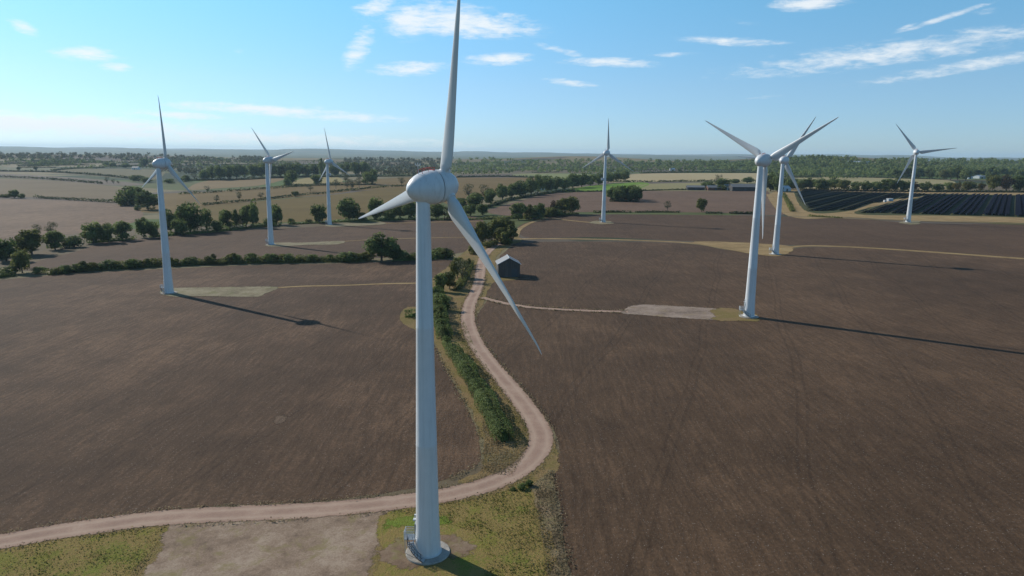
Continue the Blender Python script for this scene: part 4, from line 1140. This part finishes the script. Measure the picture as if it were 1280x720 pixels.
# ------------------------------------------------------------------ solar farm
M['panel'] = (lambda k: k.color(k.mix(k.ramp(k.noise(.6, 2, .5), [(.4, (0, 0, 0)), (.6, (1, 1, 1))]), (.007, .010, .018), (.010, .013, .022))).set(Roughness=.6).m)(NT('solar_glass'))
M['panel'].node_tree.nodes['Principled BSDF'].inputs['Specular IOR Level'].default_value = .0
RA = R(35.5)
rd_, pd_ = Vector((math.sin(RA), math.cos(RA))), Vector((math.cos(RA), -math.sin(RA)))      # along a row, across the rows
blocks = [('west block of the farm', [(994, 244), (1003, 237.8), (1060, 239.5), (1160, 242.6), (1146, 246), (1112, 250), (1096, 253), (1080, 255.5), (1060, 263.5), (1010, 264.5)]),
          ('main block of the farm', [(1072, 266.5), (1124, 252), (1152, 246.4), (1166, 242.8), (1200, 243.2), (1300, 245), (1400, 248), (1420, 278), (1280, 271.5), (1180, 269)])]
def row_mesh(L):
    b = MB(); w, tilt = 4.5, R(18)
    # local y along the row, panels face -x
    c, s = math.cos(tilt) * w / 2, math.sin(tilt) * w / 2
    z0 = 1.75
    v = [(-c, 0, z0 - s), (c, 0, z0 + s), (c, L, z0 + s), (-c, L, z0 - s)]
    v2 = [(x + .02, y, z - .08) for x, y, z in v]
    b.add(v + v2, [(0, 1, 2, 3), (7, 6, 5, 4), (0, 4, 5, 1), (1, 5, 6, 2), (2, 6, 7, 3), (3, 7, 4, 0)])
    bmf = bmesh.new(); top = z0 - .12; ys = [0.0]
    for k in range(int((L - 1) // 9) + 1):
        ys += [.6 + 9 * k, .8 + 9 * k]
    ys.append(L)
    g = [[bmf.verts.new((0, y, z)) for z in (-.6, top - .25, top)] for y in ys]
    for k in range(len(ys) - 1):
        bmf.faces.new((g[k][1], g[k + 1][1], g[k + 1][2], g[k][2]))
        if ys[k + 1] - ys[k] < .3: bmf.faces.new((g[k][0], g[k + 1][0], g[k + 1][1], g[k][1]))
    for q in [q for q in bmf.verts if not q.link_faces]: bmf.verts.remove(q)
    bmesh.ops.recalc_face_normals(bmf, faces=bmf.faces)
    bmesh.ops.solidify(bmf, geom=list(bmf.faces), thickness=.16)
    f = bpy.data.meshes.new('support_frame'); bmf.to_mesh(f); bmf.free()
    return b, f
def nth(i):
    if i < 30: return ORD[i]
    n = i + 1; t = {3: 'thirty', 4: 'forty', 5: 'fifty', 6: 'sixty', 7: 'seventy', 8: 'eighty'}[n // 10]
    return t[:-1] + 'ieth' if n % 10 == 0 else t + '-' + ORD[n % 10 - 1]
for bname, poly in blocks:
    g = [Vector(at(*p)[:2]) for p in poly]
    s0, s1 = min(p.dot(pd_) for p in g), max(p.dot(pd_) for p in g)
    s = s0 + 2; rows_ = []; i = 0
    while s < s1:
        n = len(g); hit = []
        for a, b_ in zip(g, g[1:] + g[:1]):
            da, db = a.dot(pd_) - s, b_.dot(pd_) - s
            if da * db < 0:
                q = a.lerp(b_, da / (da - db)); hit.append(q.dot(rd_))
        hit.sort()
        for t0, t1 in zip(hit[::2], hit[1::2]):
            t0 = math.ceil(t0 / 8) * 8; t1 = math.floor(t1 / 8) * 8
            if t1 - t0 > 14: rows_.append((s, t0, t1))
        i += 1
        s += 4.62 + (3.6 if i % 4 == 0 else 0)
    for i, (s, t0, t1) in enumerate(rows_):
        p = pd_ * s + rd_ * t0; e = pd_ * s + rd_ * t1
        z, z1 = terr(p.x, p.y), terr(e.x, e.y)
        o = empty('solar_panel_row', (p.x, p.y, z))
        L = t1 - t0
        o.rotation_euler = (math.atan2(z1 - z, L), 0, -RA)
        b, f = row_mesh(L)
        b.build('panels', M['panel'], o); link('support_frame', f, o, M['steel'])
        tag(o, f'dark solar panel row, {nth(i)} from the left in the {bname}', 'solar panels', 'rows of solar panels')
b = MB(); b.box((0, 0, 1.5), (7, 2.8, 2.8)); o = empty('transformer_station', at(1112, 251.6), .4); b.build('cabin', M['tin'], o)
b = MB(); b.box((0, -1.44, 1.4), (1.6, .1, 2.2)); b.build('door', M['steel'], o); b = MB(); b.box((0, 0, 3.0), (7.4, 3.2, .18)); b.build('roof', M['render'], o)
tag(o, 'pale transformer cabin between the two blocks of solar panels', 'transformer')
o = empty('inverter_cabinet', at(1106, 252.8), .4)
b = MB(); b.box((0, 0, 1.1), (3, 1.6, 2.3)); b.build('cabinet', M['render'], o); b = MB(); b.box((0, -.82, 1.1), (1.2, .08, 1.9)); b.build('door', M['steel'], o)
tag(o, 'small white inverter cabinet beside the transformer cabin', 'cabinet')

# ------------------------------------------------------------------ air, light, sky, camera
haze = MB(); haze.box((0, 0, 100), (62000, 62000, 236))
hm = bpy.data.materials.new('air'); hm.use_nodes = True
hm.node_tree.nodes.clear()
ho = hm.node_tree.nodes.new('ShaderNodeOutputMaterial'); pv = hm.node_tree.nodes.new('ShaderNodeVolumePrincipled')
pv.inputs['Color'].default_value = (.62, .82, 1.0, 1); pv.inputs['Density'].default_value = 4.0e-5; pv.inputs['Anisotropy'].default_value = .2
hm.node_tree.links.new(pv.outputs[0], ho.inputs['Volume'])
tag(haze.build('haze', hm), kind='stuff')

SUN_AZ, SUN_EL = R(-53), R(29.8)       # azimuth clockwise from +Y
sd = Vector((math.sin(SUN_AZ) * math.cos(SUN_EL), math.cos(SUN_AZ) * math.cos(SUN_EL), math.sin(SUN_EL)))
L = bpy.data.lights.new('sun', 'SUN'); L.energy = 4.6; L.angle = R(.53); L.color = (1, .95, .87)
lo = bpy.data.objects.new('sun', L); COL.objects.link(lo)
lo.rotation_euler = sd.to_track_quat('Z', 'Y').to_euler()

w = bpy.data.worlds.new('World'); sc.world = w; w.use_nodes = True
nt = w.node_tree; nt.nodes.clear()
def N_(t, **kw):
    x = nt.nodes.new(t)
    for k, v in kw.items(): setattr(x, k, v)
    return x
def mth(op, a, b=None, c=None):
    x = N_('ShaderNodeMath', operation=op)
    for i, v in enumerate((a, b, c)):
        if v is None: continue
        if isinstance(v, bpy.types.NodeSocket): nt.links.new(v, x.inputs[i])
        else: x.inputs[i].default_value = v
    return x.outputs[0]
sky = N_('ShaderNodeTexSky', sky_type='NISHITA')
sky.sun_disc = False; sky.sun_elevation = SUN_EL; sky.sun_rotation = SUN_AZ
sky.altitude = 100; sky.air_density = .65; sky.dust_density = .14; sky.ozone_density = 3.0
hs = N_('ShaderNodeHueSaturation'); hs.inputs['Saturation'].default_value = .96
tn = N_('ShaderNodeMix', data_type='RGBA', blend_type='MULTIPLY'); tn.inputs[0].default_value = 1; nt.links.new(sky.outputs[0], tn.inputs[6]); nt.links.new(tn.outputs[2], hs.inputs['Color'])
tc = N_('ShaderNodeTexCoord'); sx = N_('ShaderNodeSeparateXYZ'); nt.links.new(tc.outputs['Generated'], sx.inputs[0])
gr = N_('ShaderNodeValToRGB'); nt.links.new(sx.outputs[2], gr.inputs[0])      # clear-air colour balance of the sky by height
ge = gr.color_ramp.elements; ge[0].position = 0; ge[0].color = (.41, .47, .54, 1); ge[1].position = .6; ge[1].color = (.50, .70, .68, 1)
for p_, c_ in ((.02, (.43, .50, .56, 1)), (.09, (.52, .635, .635, 1)), (.2, (.53, .87, .81, 1))):
    q_ = ge.new(p_); q_.color = c_
g2 = N_('ShaderNodeVectorMath', operation='SCALE'); nt.links.new(gr.outputs[0], g2.inputs[0]); g2.inputs['Scale'].default_value = 2.0
nt.links.new(g2.outputs[0], tn.inputs[7])
az = mth('ARCTAN2', sx.outputs[0], sx.outputs[1]); el = mth('ARCSINE', sx.outputs[2])
cv = N_('ShaderNodeCombineXYZ'); nt.links.new(az, cv.inputs[0]); nt.links.new(el, cv.inputs[1])
def wn(scale, detail, rough, sxy, rz=0):
    m = N_('ShaderNodeMapping'); nt.links.new(cv.outputs[0], m.inputs[0]); m.inputs['Scale'].default_value = (*sxy, 1); m.inputs['Rotation'].default_value = (0, 0, rz)
    x = N_('ShaderNodeTexNoise'); nt.links.new(m.outputs[0], x.inputs['Vector']); x.inputs['Scale'].default_value = scale; x.inputs['Detail'].default_value = detail; x.inputs['Roughness'].default_value = rough
    x.inputs['Distortion'].default_value = .35
    return x.outputs['Fac']
fib = wn(1, 9, .66, (20, 95)); puff = wn(1, 9, .66, (55, 170))
def sky_at(px, py):
    d = ray(px, py).normalized(); return math.atan2(d.x, d.y), math.asin(d.z)
CLOUDS = [(108, 68, 42, 9, 0, .85), (145, 84, 24, 6, 0, .7), (28, 33, 20, 9, 20, .7), (298, 64, 8, 4, 0, .5), (447, 62, 34, 14, -58, .75), (512, 26, 34, 22, 0, .95), (575, 28, 90, 19, 4, .95), (512, 86, 48, 9, -4, .8), (625, 74, 40, 8, -3, .9),
          (470, 8, 30, 14, -20, .7), (1010, 4, 46, 9, 0, .95), (712, 103, 36, 5, 6, .6), (765, 78, 62, 6, 2, .75), (700, 63, 34, 5, 14, .55), (840, 68, 30, 4, 0, .5), (915, 52, 70, 6, 4, .6), (1110, 66, 220, 16, -5, .66), (1200, 84, 140, 9, -7, .58),
          (1180, 22, 60, 4, -14, .7), (1135, 33, 16, 3, -14, .6), (960, 121, 34, 3, -4, .4), (60, 155, 230, 12, 1, 1.1), (330, 137, 110, 7, 1, .9), (220, 144, 80, 5, 2, .7), (440, 147, 80, 6, 1, .7), (560, 12, 60, 12, 6, .6), (240, 170, 400, 10, 1, .75),
          (1230, 14, 24, 7, 0, .3), (930, 27, 50, 6, 4, .25)]
tot = None
for cx, cy, rx, ry, rot, amp in CLOUDS:
    a0, e0 = sky_at(cx, cy); a1, e1 = sky_at(cx + 1, cy); _, e2 = sky_at(cx, cy - 1)
    ka, ke = a1 - a0, e2 - e0
    t = R(-rot); c_, s_ = math.cos(t), math.sin(t)
    da = mth('MULTIPLY', mth('SUBTRACT', az, a0), 1 / ka); de = mth('MULTIPLY', mth('SUBTRACT', el, e0 ), 1 / ke)
    u = mth('MULTIPLY', mth('ADD', mth('MULTIPLY', da, c_), mth('MULTIPLY', de, s_)), 1 / rx)
    v = mth('MULTIPLY', mth('SUBTRACT', mth('MULTIPLY', de, c_), mth('MULTIPLY', da, s_)), 1 / ry)
    q = mth('ADD', mth('MULTIPLY', u, u), mth('MULTIPLY', v, v))
    gsn = mth('MULTIPLY', mth('EXPONENT', mth('MULTIPLY', q, -1.0)), amp)
    tot = gsn if tot is None else mth('MAXIMUM', tot, gsn)
nf = mth('ADD', mth('MULTIPLY', fib, .6), mth('MULTIPLY', puff, .4))
thr = mth('ADD', mth('MULTIPLY', tot, 1.0), mth('MULTIPLY', mth('SUBTRACT', nf, .5), 2.4))
cl = N_('ShaderNodeMapRange', interpolation_type='SMOOTHSTEP'); nt.links.new(mth('MULTIPLY', thr, mth('MINIMUM', mth('MULTIPLY', tot, 3.5), 1.0)), cl.inputs[0])
cl.inputs[1].default_value = .10; cl.inputs[2].default_value = 1.05; cl.inputs[4].default_value = .84
mix = N_('ShaderNodeMix', data_type='RGBA'); nt.links.new(cl.outputs[0], mix.inputs[0]); nt.links.new(hs.outputs[0], mix.inputs[6])
mix.inputs[7].default_value = (9.6, 9.9, 10.0, 1)
bg = N_('ShaderNodeBackground'); bg.inputs['Strength'].default_value = .1; nt.links.new(mix.outputs[2], bg.inputs[0])
wo = N_('ShaderNodeOutputWorld'); nt.links.new(bg.outputs[0], wo.inputs[0])

cd = bpy.data.cameras.new('camera'); cam = bpy.data.objects.new('camera', cd); COL.objects.link(cam)
cd.sensor_fit = 'HORIZONTAL'; cd.sensor_width = 36; cd.lens = FPX / 1280 * 36; cd.clip_start = 1; cd.clip_end = 90000
m = Matrix((cr, cu, -fw)).transposed().to_4x4(); m.translation = CAM
cam.matrix_world = m
sc.camera = cam
sc.view_settings.view_transform = 'Standard'; sc.view_settings.look = 'None'; sc.view_settings.gamma = 1; sc.view_settings.exposure = 0
sc.view_settings.use_curve_mapping = False
sc.cycles.use_denoising = True
sc.cycles.max_bounces = 5; sc.cycles.diffuse_bounces = 2; sc.cycles.glossy_bounces = 2; sc.cycles.transmission_bounces = 3; sc.cycles.volume_bounces = 1; sc.cycles.transparent_max_bounces = 24
sc.cycles.sample_clamp_indirect = 6
sc.render.film_transparent = False
